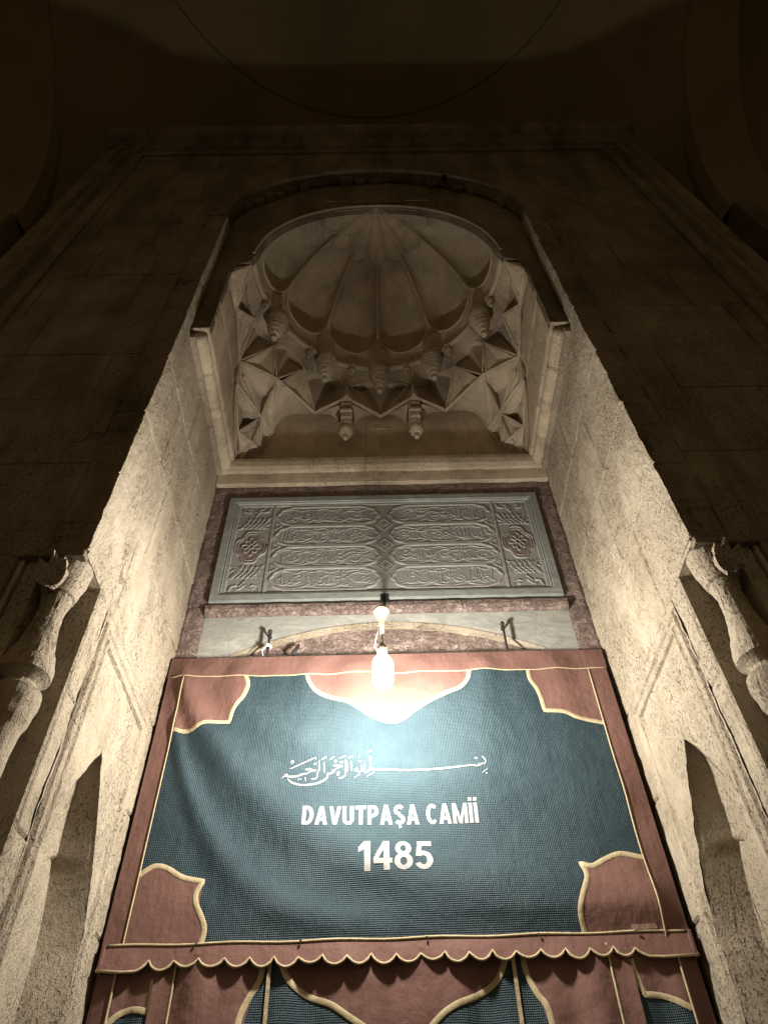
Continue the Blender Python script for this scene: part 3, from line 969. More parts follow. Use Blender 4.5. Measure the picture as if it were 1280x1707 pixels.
# ringed pendants under the rim
for p in (150, 118, 90, 62, 30):
    c = rimpt(math.radians(p), -.012, 6.10)
    prof = [(.0, .012), (.004, .020), (.03, .021), (.045, .016), (.05, .030), (.07, .038), (.085, .033), (.09, .043), (.108, .050), (.122, .043), (.128, .052), (.148, .060), (.162, .052), (.168, .060), (.19, .068), (.205, .060), (.215, .070), (.26, .080), (.33, .075), (.37, .06)]
    V = []
    nn = 18
    for z, r_ in prof:
        for k in range(nn):
            a = 2 * PI * k / nn
            rr = r_ * (1 + .06 * fbm(math.cos(a) * 2 + p, z * 20, math.sin(a) * 2, 3))
            V.append((c.x + rr * math.cos(a), c.y + rr * math.sin(a), c.z + z))
    F = [(i * nn + k, i * nn + (k + 1) % nn, (i + 1) * nn + (k + 1) % nn, (i + 1) * nn + k) for i in range(len(prof) - 1) for k in range(nn)] + [tuple(range(nn - 1, -1, -1))]
    mesh('pendant', V, F, 'stone_lit', hood)

# ---------------- back wall of the recess
bw = MB()
bw.box((-HW - .1, D + .06, 0), (HW + .1, D + .2, 7.7))
back = bw.build('back_wall', 'mortar', portal)
# flat field above the ledge, three stones
for xa, xb in ((-HW, -.105), (-.1035, .62), (.6215, HW)):
    stone_piece([(xa, 5.42), (xb, 5.42), (xb, 6.45), (xa, 6.45)], D, D + .055, back, 'stone_lit', ch=.002)
# a faint carved star on the field
st = MB()
for r0 in (0, PI / 3):
    P = [(.0 + .085 * math.sin(r0 + 2 * PI * k / 3), D - .001, 5.83 + .075 * math.cos(r0 + 2 * PI * k / 3)) for k in range(3)]
    for k in range(3): st.tube([P[k], P[(k + 1) % 3]], .004, 4)
st.build('carved_star', 'stone_lit', back)
# ledge
LP_ = [(-.0, -.02), (-.0, .040), (.035, .046), (.09, .050), (.098, .066), (.125, .084), (.165, .090), (.2, .088), (.205, .0), (.205, -.02)]
for xa, xb in ((-HW + .004, -.11), (-.108, HW - .004)):
    n = 30
    V = []; F = []
    for k in range(n + 1):
        x = xa + (xb - xa) * k / n
        for z, d in LP_:
            V.append((x, D - d + .004 * fbm(x * 6, z * 9, 2, 3), 5.215 + z + .003 * fbm(x * 3, d * 9, 5, 3)))
    m_ = len(LP_)
    for k in range(n):
        for j in range(m_ - 1): F.append((k * m_ + j, (k + 1) * m_ + j, (k + 1) * m_ + j + 1, k * m_ + j + 1))
    F += [tuple(range(m_)), tuple(range(n * m_ + m_ - 1, n * m_ - 1, -1))]
    mesh('ledge_stone', V, F, 'stone_lit', back)

def rough_panel(name, x0, x1, z0, z1, y, mat, parent, amp=.004, step=.012, back_y=D + .055):
    nx = max(1, int((x1 - x0) / step)); nz = max(1, int((z1 - z0) / step))
    V = []; F = []
    for i in range(nz + 1):
        for j in range(nx + 1):
            x = x0 + (x1 - x0) * j / nx; z = z0 + (z1 - z0) * i / nz
            e = min(i, j, nz - i, nx - j)
            V.append((x, y - amp * fbm(x * 9, z * 9, 3.3, 5) + (.004 if e == 0 else 0), z))
    W = nx + 1
    for i in range(nz):
        for j in range(nx): F.append((i * W + j, i * W + j + 1, (i + 1) * W + j + 1, (i + 1) * W + j))
    ring = [j for j in range(W)] + [i * W + nx for i in range(1, nz + 1)] + [nz * W + j for j in range(nx - 1, -1, -1)] + [i * W for i in range(nz - 1, 0, -1)]
    b0 = len(V)
    for k in ring: V.append((V[k][0], back_y, V[k][2]))
    for k in range(len(ring)): F.append((ring[k], b0 + k, b0 + (k + 1) % len(ring), ring[(k + 1) % len(ring)]))
    return mesh(name, V, F, mat, parent)

surround = rough_panel('marble_surround', -HW, HW, 5.085, 5.213, D - .012, 'pink', portal, .006)
surround['label'] = 'rough pinkish brown stone band round the inscription'
for s in (-1, 1):
    for za, zb in ((3.0, 3.62), (3.622, 4.19), (4.192, 5.083)):
        xa, xb = sorted((s * .9665, s * HW))
        rough_panel('surround_stone', xa, xb, za, zb, D - .014, 'pink', surround, .008)
for xa, xb in ((-.965, -.25), (-.248, .40), (.402, .965)):
    n = 24
    V = []; F = []
    prof = [(0, -.03), (0, .012), (.012, .028), (.035, .038), (.06, .036), (.08, .022), (.088, .010), (.088, -.03)]
    for k in range(n + 1):
        x = xa + (xb - xa) * k / n
        for z, d in prof: V.append((x, D - d + .004 * fbm(x * 10, z * 20, 2, 4), 4.118 + z))
    m_ = len(prof)
    for k in range(n):
        for j in range(m_ - 1): F.append((k * m_ + j, (k + 1) * m_ + j, (k + 1) * m_ + j + 1, k * m_ + j + 1))
    F += [tuple(range(m_)), tuple(range(n * m_ + m_ - 1, n * m_ - 1, -1))]
    mesh('surround_stone', V, F, 'pink', surround)

# lintel with its flat relieving arch
def zarch(x): return 4.052 - .185 * (abs(x) / .78) ** 2.0
V = []; F = []
n = 60
top = 4.116
for k in range(n + 1):
    x = -.965 + 1.93 * k / n
    zl = max(3.55, zarch(x)) if abs(x) < .9 else 3.55
    zl = zarch(x) if abs(x) <= .80 else 3.60
    V += [(x, D - .008, top), (x, D - .008, zl), (x, D + .045, zl + .012)]
for k in range(n): F += [(3 * k, 3 * k + 1, 3 * k + 4, 3 * k + 3), (3 * k + 1, 3 * k + 2, 3 * k + 5, 3 * k + 4)]
lintel = mesh('lintel', V, F, 'marble', portal)
lintel['label'] = 'veined grey marble lintel with a flat arch above the banner'
V = []; F = []
for k in range(n + 1):
    x = -.80 + 1.60 * k / n
    V += [(x, D - .0095, zarch(x) + .010), (x, D - .012, zarch(x) + .004), (x, D - .010, zarch(x) - .003), (x, D + .045, zarch(x) - .001)]
for k in range(n):
    for j in range(3): F.append((4 * k + j, 4 * k + j + 1, 4 * k + 5 + j, 4 * k + 4 + j))
mesh('arch_moulding', V, F, 'stone', lintel)
rough_panel('arch_infill', -.80, .80, 3.88, 4.06, D + .034, 'pink', lintel, .010, back_y=D + .06)
rough_panel('door_head', -.80, .80, 3.5, 3.878, D + .012, 'marble', lintel, .004, back_y=D + .06)

# ------------------------------------------------------------------ inscription panel
PY = D - .012
panel = empty('inscription_panel', (0, D, 4.21), 'wide carved stone inscription panel with eight lettered cartouches above the lintel', 'inscription')
MB().box((-.962, PY, 4.210), (.962, D + .02, 5.082)).build('slab', 'slab', panel)
def mitre(x0, x1, z0, z1, wd, pr, y, mat, name, parent):
    C = [((x0, z0), (x0 + wd, z0 + wd)), ((x1, z0), (x1 - wd, z0 + wd)), ((x1, z1), (x1 - wd, z1 - wd)), ((x0, z1), (x0 + wd, z1 - wd))]
    V = []; F = []
    cr = [(0, 0), (0.06, pr), (.72, pr), (.80, pr * .45), (.88, pr * .8), (1, 0)]
    for o_, i_ in C:
        for c, d in cr: V.append((o_[0] + (i_[0] - o_[0]) * c, y - d, o_[1] + (i_[1] - o_[1]) * c))
    m_ = len(cr)
    for k in range(4):
        for j in range(m_ - 1): F.append((k * m_ + j, ((k + 1) % 4) * m_ + j, ((k + 1) % 4) * m_ + j + 1, k * m_ + j + 1))
    return mesh(name, V, F, mat, parent)
mitre(-.961, .961, 4.211, 5.081, .062, .022, PY, 'green', 'frame', panel)

def ribbon(mb, pts, wid, y, h, bev=.35):
    h *= .75
    # raised stroke in the wall plane: pts (x,z), wid list or number
    pts = [Vector((p[0], p[1])) for p in pts]
    n = len(pts)
    if n < 2: return
    Wd = wid if isinstance(wid, (list, tuple)) else [wid] * n
    V = []; F = []
    for k, p in enumerate(pts):
        d = pts[min(k + 1, n - 1)] - pts[max(k - 1, 0)]
        if d.length < 1e-7: d = Vector((1, 0))
        d.normalize()
        nn = Vector((-d.y, d.x))
        w_ = Wd[k] / 2
        for q_, yy in ((-1, y), (-1 + bev, y - h), (1 - bev, y - h), (1, y)):
            V.append((p.x + nn.x * w_ * q_, yy, p.y + nn.y * w_ * q_))
    for k in range(n - 1):
        for j in range(3): F.append((4 * k + j, 4 * k + j + 1, 4 * k + 5 + j, 4 * k + 4 + j))
    F += [(0, 1, 2, 3), (4 * n - 1, 4 * n - 2, 4 * n - 3, 4 * n - 4)]
    mb.add(V, F)

# side borders and centre column
for s in (-1, 1):
    for xx in (.672, .892):
        b_ = MB(); ribbon(b_, [(s * xx, 4.275), (s * xx, 5.015)], .020, PY, .010); b_.build('border_fillet', 'letter_stone', panel)
for zz in (4.276, 5.014):
    b_ = MB(); ribbon(b_, [(-.892, zz), (.892, zz)], .014, PY, .009); b_.build('border_fillet', 'letter_stone', panel)
RZ = [4.29 + .1775 * k for k in range(5)]
rnd = random.Random(11)
def clamp_in(p, x0, x1, z0, z1):
    # keep within a long rounded cartouche
    hx, hz = (x1 - x0) / 2, (z1 - z0) / 2
    x = max(x0 + .02, min(x1 - .02, p[0])); z = p[1]
    ex = max(0, abs(x - (x0 + x1) / 2) - (hx - hz * 1.1)) / (hz * 1.1)
    lim = (hz - .012) * math.sqrt(max(.02, 1 - ex * ex))
    zm = (z0 + z1) / 2
    return (x, max(zm - lim, min(zm + lim, z)))
for r_ in range(4):
    for c_ in range(2):
        z0, z1 = RZ[r_] + .006, RZ[r_ + 1] - .006
        x0, x1 = (-.655, -.030) if c_ == 0 else (.030, .655)
        hz = (z1 - z0) / 2; zm = (z0 + z1) / 2
        out = []
        ends = [(-.00, 0), (.022, .35), (.030, .62), (.075, .86), (.13, 1.0)]
        for dx, q_ in ends: out.append((x0 + dx, zm + hz * q_))
        for dx, q_ in ends[::-1]: out.append((x1 - dx, zm + hz * q_))
        for dx, q_ in ends[1:]: out.append((x1 - dx, zm - hz * q_))
        for dx, q_ in ends[:0:-1]: out.append((x0 + dx, zm - hz * q_))
        b_ = MB(); pl = [tuple(p) for p in smoothline(out, 4, True)]
        ribbon(b_, pl + pl[:2], .015, PY, .010)
        cart = b_.build('cartouche', 'letter_stone', panel)
        # relief lettering: uprights, bowls, loops, sweeps and points
        L = MB()
        def stroke(pts, w0, w1=None):
            pts = [clamp_in(p, x0, x1, z0, z1) for p in smoothline([Vector(p) for p in pts], 5)]
            n = len(pts)
            w1 = w1 or w0 * .5
            ribbon(L, pts, [.72 * w0 + .72 * (w1 - w0) * abs(2 * k / (n - 1) - .7) for k in range(n)], PY, rnd.uniform(.005, .007), .5)
        x = x0 + .04
        while x < x1 - .05:
            z_ = z0 + .02 + rnd.uniform(0, .015)
            kind = rnd.random()
            if kind < .38:
                sl = rnd.uniform(-.012, .012)
                stroke([(x, z_ + .015), (x + sl * .5, z_ + .065), (x + sl, z_ + rnd.uniform(.10, .125)), (x + sl - .01, z_ + .105)], .011)
                if rnd.random() < .6: stroke([(x, z_ + .02), (x + .02, z_ + .008), (x + .045, z_ + .02), (x + .05, z_ + .045)], .010)
                x += rnd.uniform(.014, .026)
            elif kind < .68:
                r = rnd.uniform(.028, .045)
                zc_ = z_ + rnd.uniform(.02, .06)
                stroke([(x, zc_ + r * .7), (x + r * .2, zc_ - r * .2), (x + r, zc_ - r * .55), (x + r * 1.8, zc_ - r * .1), (x + r * 2, zc_ + r * .6)], .012)
                x += r * .8
            elif kind < .85:
                r = rnd.uniform(.012, .02)
                zc_ = z_ + rnd.uniform(.03, .085)
                stroke([(x + r * math.cos(a), zc_ + r * math.sin(a)) for a in (0, 1.3, 2.6, 3.9, 5.2, 6.4)] + [(x + r * 2.6, zc_ - r * 1.2)], .009)
                x += r * 1.5
            else:
                zc_ = z_ + rnd.uniform(.05, .10)
                stroke([(x, zc_), (x + .04, zc_ + .022), (x + .10, zc_ + .012), (x + .14, zc_ + .03)], .010)
                x += .02
            if rnd.random() < .8:
                px, pz = x + rnd.uniform(-.02, .02), z_ + rnd.uniform(.015, .12)
                stroke([(px - .006, pz - .006), (px + .006, pz + .006)], .010, .009)
        for q_ in range(3):
            xa = x0 + .05 + q_ * .19
            stroke([(xa, z0 + .028), (xa + .06, z0 + .016), (xa + .13, z0 + .020), (xa + .18, z0 + .045)], .013)
            stroke([(xa, z1 - .03), (xa + .05, z1 - .018), (xa + .10, z1 - .035), (xa + .15, z1 - .022)], .008)
        L.build('lettering', 'letter_stone', cart)
# rosettes between the rows, and corner spandrels
for r_ in range(1, 4):
    z_ = RZ[r_]
    b_ = MB()
    ribbon(b_, [(0, z_ + .052), (.046, z_), (0, z_ - .052), (-.046, z_), (0, z_ + .052)], .008, PY, .009)
    for k in range(4):
        a = PI * k / 4
        ribbon(b_, [(.028 * math.cos(a), z_ + .028 * math.sin(a)), (-.028 * math.cos(a), z_ - .028 * math.sin(a))], .008, PY, .008)
    b_.build('rosette', 'letter_stone', panel)
    for s in (-1, 1):
        b_ = MB()
        ribbon(b_, [(s * .655, z_ + .03), (s * .655, z_ - .03), (s * .615, z_), (s * .655, z_ + .03)], .007, PY, .009)
        b_.build('spandrel', 'letter_stone', panel)
# ornament of the two side fields
for s in (-1, 1):
    xm = s * .782
    zm = 4.645
    fld = []
    for k in range(48):
        a = 2 * PI * k / 48
        r = 1 + .10 * math.cos(4 * a) - .05 * math.cos(8 * a)
        fld.append((xm + .088 * r * math.cos(a), zm + .125 * r * math.sin(a)))
    V = [(p[0], PY - .003, p[1]) for p in fld]
    med = mesh('medallion', V, [tuple(range(48))], 'red_field', panel)
    b_ = MB()
    ribbon(b_, fld + fld[:2], .010, PY, .011)
    ribbon(b_, [(xm + (p[0] - xm) * .84, zm + (p[1] - zm) * .84) for p in fld + fld[:2]], .006, PY, .009)
    for q_ in range(8):
        a0_ = PI / 4 * q_
        sc_ = .52 if q_ % 2 else .60
        ptl = []
        for t_ in range(17):
            u_ = 2 * PI * t_ / 16
            rx_ = .030 + .018 * math.cos(u_); ry_ = .011 * math.sin(u_)
            xx_ = rx_ * math.cos(a0_) - ry_ * math.sin(a0_); zz_ = rx_ * math.sin(a0_) + ry_ * math.cos(a0_)
            ptl.append((xm + xx_ * sc_ * 1.9, zm + zz_ * sc_ * 2.6))
        ribbon(b_, ptl, .0045, PY - .002, .009 + .0006 * q_)
    b_.build('scrollwork', 'letter_stone', med)
    for q_ in (-1, 1):
        b_ = MB()
        zc_ = zm + q_ * .205
        for k in range(-2, 3):          # knotwork lattice
            for d_ in (-1, 1):
                ribbon(b_, [(xm + k * .028 - .026 * d_, zc_ - .048), (xm + k * .028 + .010 * d_, zc_), (xm + k * .028 + .026 * d_, zc_ + .048)], .007, PY, .008 + .002 * (d_ > 0))
        b_.build('knotwork', 'letter_stone', panel)
        pts = [(xm + t_ * .085, zm + q_ * (.268 + .05 * (1 - abs(t_)) ** .7)) for t_ in [k / 8 - 1 for k in range(17)]]
        b_ = MB()
        zb = zm + q_ * .350
        ribbon(b_, [(xm - .085, zb), (xm - .075, zb - q_ * .035), (xm - .045, zb - q_ * .045), (xm - .03, zb - q_ * .035), (xm, zb - q_ * .082), (xm + .03, zb - q_ * .035), (xm + .045, zb - q_ * .045), (xm + .075, zb - q_ * .035), (xm + .085, zb)], .009, PY, .010)
        for d_ in (-1, 1):
            ribbon(b_, [tuple(p) for p in smoothline([(xm, zb - q_ * .05), (xm + d_ * .03, zb - q_ * .015), (xm + d_ * .05, zb - q_ * .022), (xm + d_ * .042, zb - q_ * .004)], 5)], .007, PY, .009)
            ribbon(b_, [(xm + d_ * .095, zm + q_ * .26), (xm + d_ * .03, zm + q_ * .155)], .007, PY, .009)
            ribbon(b_, [(xm + d_ * .095, zm + q_ * .155), (xm + d_ * .05, zm + q_ * .17), (xm + d_ * .095, zm + q_ * .20)], .006, PY, .008)
        b_.build('half_palmette', 'letter_stone', panel)

# ------------------------------------------------------------------ banner
YB = 1.088
def fold(x, z):
    y = 0.0
    zc_ = 2.60 + .9 * math.exp(-(x + .9) / .55)
    d = (z - zc_)
    y -= .030 * math.exp(-(d / .12) ** 2)
    y += .006 * math.exp(-((d + .20) / .12) ** 2)
    zc2 = 2.50 + .85 * math.exp(-(x + .95) / .30)
    y -= .020 * math.exp(-((z - zc2) / .08) ** 2)
    zc3 = 3.05 + .55 * math.exp(-(x + .75) / .5)
    y -= .010 * math.exp(-((z - zc3) / .10) ** 2)
    top_ = math.exp(-(3.75 - z) / .22)
    y += .006 * math.sin(x * 21 + .6) * top_ + .004 * math.sin(x * 37) * top_
    y -= .014 * math.exp(-((x - .42 + (3.7 - z) * .10) / .08) ** 2) * math.exp(-(3.7 - z) / .4)
    y -= .012 * math.exp(-((x + .16 - (3.7 - z) * .15) / .09) ** 2) * math.exp(-(3.7 - z) / .5)
    y -= .012 * math.exp(-((x - .1) / .7) ** 2) * math.exp(-((z - 2.85) / .5) ** 2)
    y += .003 * fbm(x * 3, z * 3, 8, 3)
    e = min(1, max(0, (x + 1.04) / .08)) * min(1, max(0, (1.04 - x) / .08)) * min(1, max(0, (3.80 - z) / .06))
    e *= min(1, max(.15, (z - 2.5) / .12))
    return YB + y * e
def cloth(name, x0, x1, z0, z1, off, mat, parent, step=.016, thick=.0):
    nx = max(2, int((x1 - x0) / step)); nz = max(2, int((z1 - z0) / step))
    V = []; F = []
    for i in range(nz + 1):
        for j in range(nx + 1):
            x = x0 + (x1 - x0) * j / nx; z = z0 + (z1 - z0) * i / nz
            V.append((x, fold(x, z) - off, z))
    W = nx + 1
    for i in range(nz):
        for j in range(nx): F.append((i * W + j, i * W + j + 1, (i + 1) * W + j + 1, (i + 1) * W + j))
    return mesh(name, V, F, mat, parent, True)
def conform(poly, off, fn, cuts=3, maxlen=.03):
    bm = bmesh.new()
    vs_ = [bm.verts.new((p[0], 0, p[1])) for p in poly]
    f = bm.faces.new(vs_)
    bmesh.ops.triangulate(bm, faces=[f])
    for _ in range(6):
        long_ = [e for e in bm.edges if e.calc_length() > maxlen]
        if not long_: break
        bmesh.ops.subdivide_edges(bm, edges=long_, cuts=1)
        bmesh.ops.triangulate(bm, faces=bm.faces[:])
    for v in bm.verts: v.co.y = fn(v.co.x, v.co.z) - off
    bm.normal_update()
    for fc in bm.faces:
        if fc.normal.y > 0: fc.normal_flip()
    bm.verts.index_update()
    V = [v.co[:] for v in bm.verts]
    F = [[v.index for v in fc.verts] for fc in bm.faces]
    bm.free()
    return V, F
def trim(pts, wd, off, fn, h=.0014):
    # flat sewn band lying on the cloth
    P = [Vector(p) for p in pts]
    V = []; F = []
    n = len(P)
    for k, p in enumerate(P):
        d = P[min(k + 1, n - 1)] - P[max(k - 1, 0)]
        d = d.normalized() if d.length > 1e-7 else Vector((1, 0))
        nn = Vector((-d.y, d.x))
        for q_, hh in ((-1, 0), (-.8, h), (.8, h), (1, 0)):
            x, z = p.x + nn.x * wd / 2 * q_, p.y + nn.y * wd / 2 * q_
            V.append((x, fn(x, z) - off - hh, z))
    for k in range(n - 1):
        for j in range(3): F.append((4 * k + j, 4 * k + j + 1, 4 * k + 5 + j, 4 * k + 4 + j))
    return V, F
def piping(pts, r, off, fn):
    P = []
    for a, b in zip(pts, pts[1:]):
        n = max(1, int((Vector(b) - Vector(a)).length / .03))
        for k in range(n): P.append(Vector(a).lerp(Vector(b), k / n))
    P.append(Vector(pts[-1]))
    mb = MB()
    mb.tube([(p.x, fn(p.x, p.y) - off, p.y) for p in P], r, 6)
    return mb

banner = empty('door_banner', (0, YB, 2.5), 'dark teal vinyl banner with brown corner patches and white lettering', 'banner')
cloth('cloth', -1.035, 1.025, 2.505, 3.79, 0, 'teal', banner)
# borders
cloth('border', -1.062, 1.050, 3.694, 3.805, .0035, 'brown', banner)
cloth('border', -1.058, -.983, 2.50, 3.692, .0045, 'brown', banner)
cloth('border', .958, 1.045, 2.50, 3.692, .0045, 'brown', banner)
piping([(-1.060, 3.691), (1.048, 3.694)], .0032, .0065, fold).build('piping', 'cream', banner, True)
piping([(-.979, 3.69), (-.984, 2.51)], .0032, .0065, fold).build('piping', 'cream', banner, True)
piping([(.957, 3.69), (.955, 2.51)], .0032, .0065, fold).build('piping', 'cream', banner, True)
PT = [(-.395, 3.692), (-.385, 3.655), (-.344, 3.596), (-.268, 3.559), (-.193, 3.531), (-.134, 3.487), (-.076, 3.448), (-.010, 3.424), (.045, 3.435), (.115, 3.488), (.192, 3.538), (.269, 3.576), (.332, 3.604), (.370, 3.649), (.382, 3.692)]
PTL = [[(-.975, 3.405), (-.903, 3.397), (-.835, 3.432), (-.734, 3.440)], [(-.734, 3.440), (-.722, 3.51), (-.685, 3.576), (-.672, 3.645), (-.688, 3.692)]]
PTR = [[(.668, 3.692), (.668, 3.642), (.695, 3.572), (.706, 3.467)], [(.706, 3.467), (.789, 3.457), (.847, 3.425), (.955, 3.394)]]
PBL = [[(-.982, 2.782), (-.935, 2.812), (-.885, 2.805), (-.815, 2.768), (-.735, 2.751)], [(-.735, 2.751), (-.752, 2.715), (-.749, 2.675), (-.716, 2.618), (-.702, 2.576), (-.712, 2.515)]]
PBR = [[(.955, 2.795), (.876, 2.812), (.815, 2.795), (.750, 2.766), (.708, 2.776)], [(.708, 2.776), (.718, 2.726), (.682, 2.653), (.663, 2.597), (.670, 2.515)]]
def patch(segs, corner, parent, fn, name='patch', band=.020, off=.0022):
    line = []
    for sg in segs: line += smoothline([Vector(p) for p in sg], 6)[0 if not line else 1:]
    poly = [tuple(p) for p in line] + list(corner)
    V, F = conform(poly, off, fn)
    p_ = mesh(name, V, F, 'brown', parent, True)
    V, F = trim([tuple(p) for p in line], band, off + .0005, fn)
    mesh('cream_band', V, F, 'cream', p_, True)
    # raised seam just inside the band
    return p_
patch([PT], [], banner, fold)
patch(PTL, [(-.979, 3.692)], banner, fold)
patch(PTR, [(.957, 3.692)], banner, fold)
patch(PBL, [(-.984, 2.515)], banner, fold)
patch(PBR, [(.955, 2.515)], banner, fold)
# lettering
def arcpts(cx, cz, rx, rz, a0, a1, n=10): return [(cx + rx * math.cos(a0 + (a1 - a0) * k / n), cz + rz * math.sin(a0 + (a1 - a0) * k / n)) for k in range(n + 1)]
def glyph(ch):
    # heavy condensed capitals: list of (outer line, inner line) strips in a box of height 1, and the advance
    H = PI / 2
    if ch == 'D': return [([(0, 0), (0, 1)], [(.2, 0), (.2, 1)]), ([(.2, 1)] + arcpts(.28, .5, .32, .5, H, -H, 12) + [(.2, 0)], [(.2, .83)] + arcpts(.25, .5, .14, .33, H, -H, 12) + [(.2, .17)])], .60
    if ch == 'A': return [([(0, 0), (.23, 1)], [(.205, 0), (.36, .74)]), ([(.23, 1), (.43, 1)], [(.30, .74), (.36, .74)]), ([(.66, 0), (.43, 1)], [(.455, 0), (.33, .74)]), ([(.17, .36), (.49, .36)], [(.15, .20), (.51, .20)])], .66
    if ch == 'V': return [([(0, 1), (.22, 0)], [(.20, 1), (.33, .30)]), ([(.64, 1), (.42, 0)], [(.44, 1), (.31, .30)]), ([(.22, 0), (.42, 0)], [(.29, .3), (.35, .3)])], .64
    if ch == 'U': return [([(0, 1), (0, .32)] + arcpts(.3, .32, .3, .33, PI, 2 * PI, 12) + [(.6, .32), (.6, 1)], [(.2, 1), (.2, .32)] + arcpts(.3, .32, .10, .15, PI, 2 * PI, 12) + [(.4, .32), (.4, 1)])], .60
    if ch == 'T': return [([(0, 1), (.58, 1)], [(0, .82), (.58, .82)]), ([(.19, 0), (.19, .82)], [(.39, 0), (.39, .82)])], .58
    if ch == 'P': return [([(0, 0), (0, 1)], [(.2, 0), (.2, 1)]), ([(.2, 1)] + arcpts(.28, .69, .30, .31, H, -H, 12) + [(.2, .38)], [(.2, .83)] + arcpts(.26, .69, .12, .14, H, -H, 12) + [(.2, .55)])], .58
    if ch == 'S':
        c = arcpts(.30, .735, .205, .175, .55, PI * 1.42, 10) + arcpts(.30, .265, .205, .175, PI * .42, -PI + .55, 10)
        o = []; i_ = []
        for k, p in enumerate(c):
            q0, q1 = Vector(c[max(k - 1, 0)]), Vector(c[min(k + 1, len(c) - 1)])
            d = (q1 - q0).normalized(); nn = Vector((-d.y, d.x)) * .095
            o.append((p[0] + nn.x, p[1] + nn.y)); i_.append((p[0] - nn.x, p[1] - nn.y))
        return [(o, i_), ([(.25, .0), (.27, -.10), (.22, -.26)], [(.35, .0), (.42, -.14), (.24, -.18)])], .60
    if ch == 'C': return [(arcpts(.32, .5, .32, .51, .75, 2 * PI - .75, 18), arcpts(.33, .5, .13, .33, .85, 2 * PI - .85, 18))], .60
    if ch == 'M': return [([(0, 0), (0, 1)], [(.19, 0), (.19, 1)]), ([(.61, 0), (.61, 1)], [(.80, 0), (.80, 1)]), ([(.19, 1), (.32, .0)], [(.19, .62), (.32, -.0)]), ([(.19, 1), (.40, .32)], [(.19, .60), (.32, 0)]), ([(.61, 1), (.40, .32)], [(.61, .60), (.48, 0)]), ([(.32, 0), (.48, 0)], [(.38, .34), (.42, .34)])], .80
    if ch == 'I': return [([(0, 0), (0, 1)], [(.2, 0), (.2, 1)]), ([(0, 1.09), (0, 1.26)], [(.2, 1.09), (.2, 1.26)])], .20
    if ch == '1': return [([(.22, 0), (.22, 1)], [(.43, 0), (.43, 1)]), ([(.02, .78), (.22, 1)], [(.02, .60), (.22, .72)])], .46
    if ch == '4': return [([(.34, 0), (.34, 1)], [(.54, 0), (.54, 1)]), ([(0, .22), (.34, .22)], [(0, .39), (.34, .39)]), ([(.54, .22), (.63, .22)], [(.54, .39), (.63, .39)]), ([(0, .39), (.34, 1)], [(.17, .39), (.34, .70)])], .63
    if ch == '8': return [(arcpts(.31, .735, .275, .265, 0, 2 * PI, 24), arcpts(.31, .735, .095, .115, 0, 2 * PI, 24)), (arcpts(.31, .28, .31, .29, 0, 2 * PI, 24), arcpts(.31, .28, .115, .135, 0, 2 * PI, 24))], .62
    if ch == '5': return [([(.10, 1), (.58, 1)], [(.10, .82), (.58, .82)]), ([(.08, .82), (.03, .46)], [(.25, .82), (.21, .54)]), ([(.03, .46)] + arcpts(.29, .32, .315, .33, 2.3, -PI + .42, 18), [(.21, .44)] + arcpts(.28, .32, .125, .165, 2.0, -PI + .52, 18))], .62
    return [], .24
def write(body, x0, x1, z0, z1, name, gap):
    tot = sum(glyph(c)[1] for c in body) + gap * (len(body) - 1)
    sx = (x1 - x0) / tot
    mb = MB()
    x = 0
    lay = 0
    for c in body:
        st_, adv = glyph(c)
        for o, i_ in st_:
            lay += 1
            if len(o) < 5:
                nd = 6
                o, i_ = [[tuple(Vector(q[k]).lerp(Vector(q[k + 1]), j / nd)) for k in range(len(q) - 1) for j in range(nd)] + [q[-1]] for q in (o, i_)]
            V = []; F = []
            for a, b in zip(o, i_):
                for t_ in (0, .5, 1):
                    px, pz = a[0] + (b[0] - a[0]) * t_, a[1] + (b[1] - a[1]) * t_
                    X, Z = x0 + (x + px) * sx, z0 + pz * (z1 - z0)
                    V.append((X, fold(X, Z) - .0012 - .00008 * (lay % 5), Z))
            for k in range(len(o) - 1):
                for j in (0, 1): F.append((3 * k + j, 3 * k + j + 1, 3 * k + 4 + j, 3 * k + 3 + j))
            mb.add(V, F)
        x += adv + gap
    return mb.build(name, 'white', banner)
write('DAVUTPASA CAMII', -.372, .338, 2.945, 3.028, 'mosque_name', .075)
write('1485', -.148, .143, 2.760, 2.873, 'year', .07)
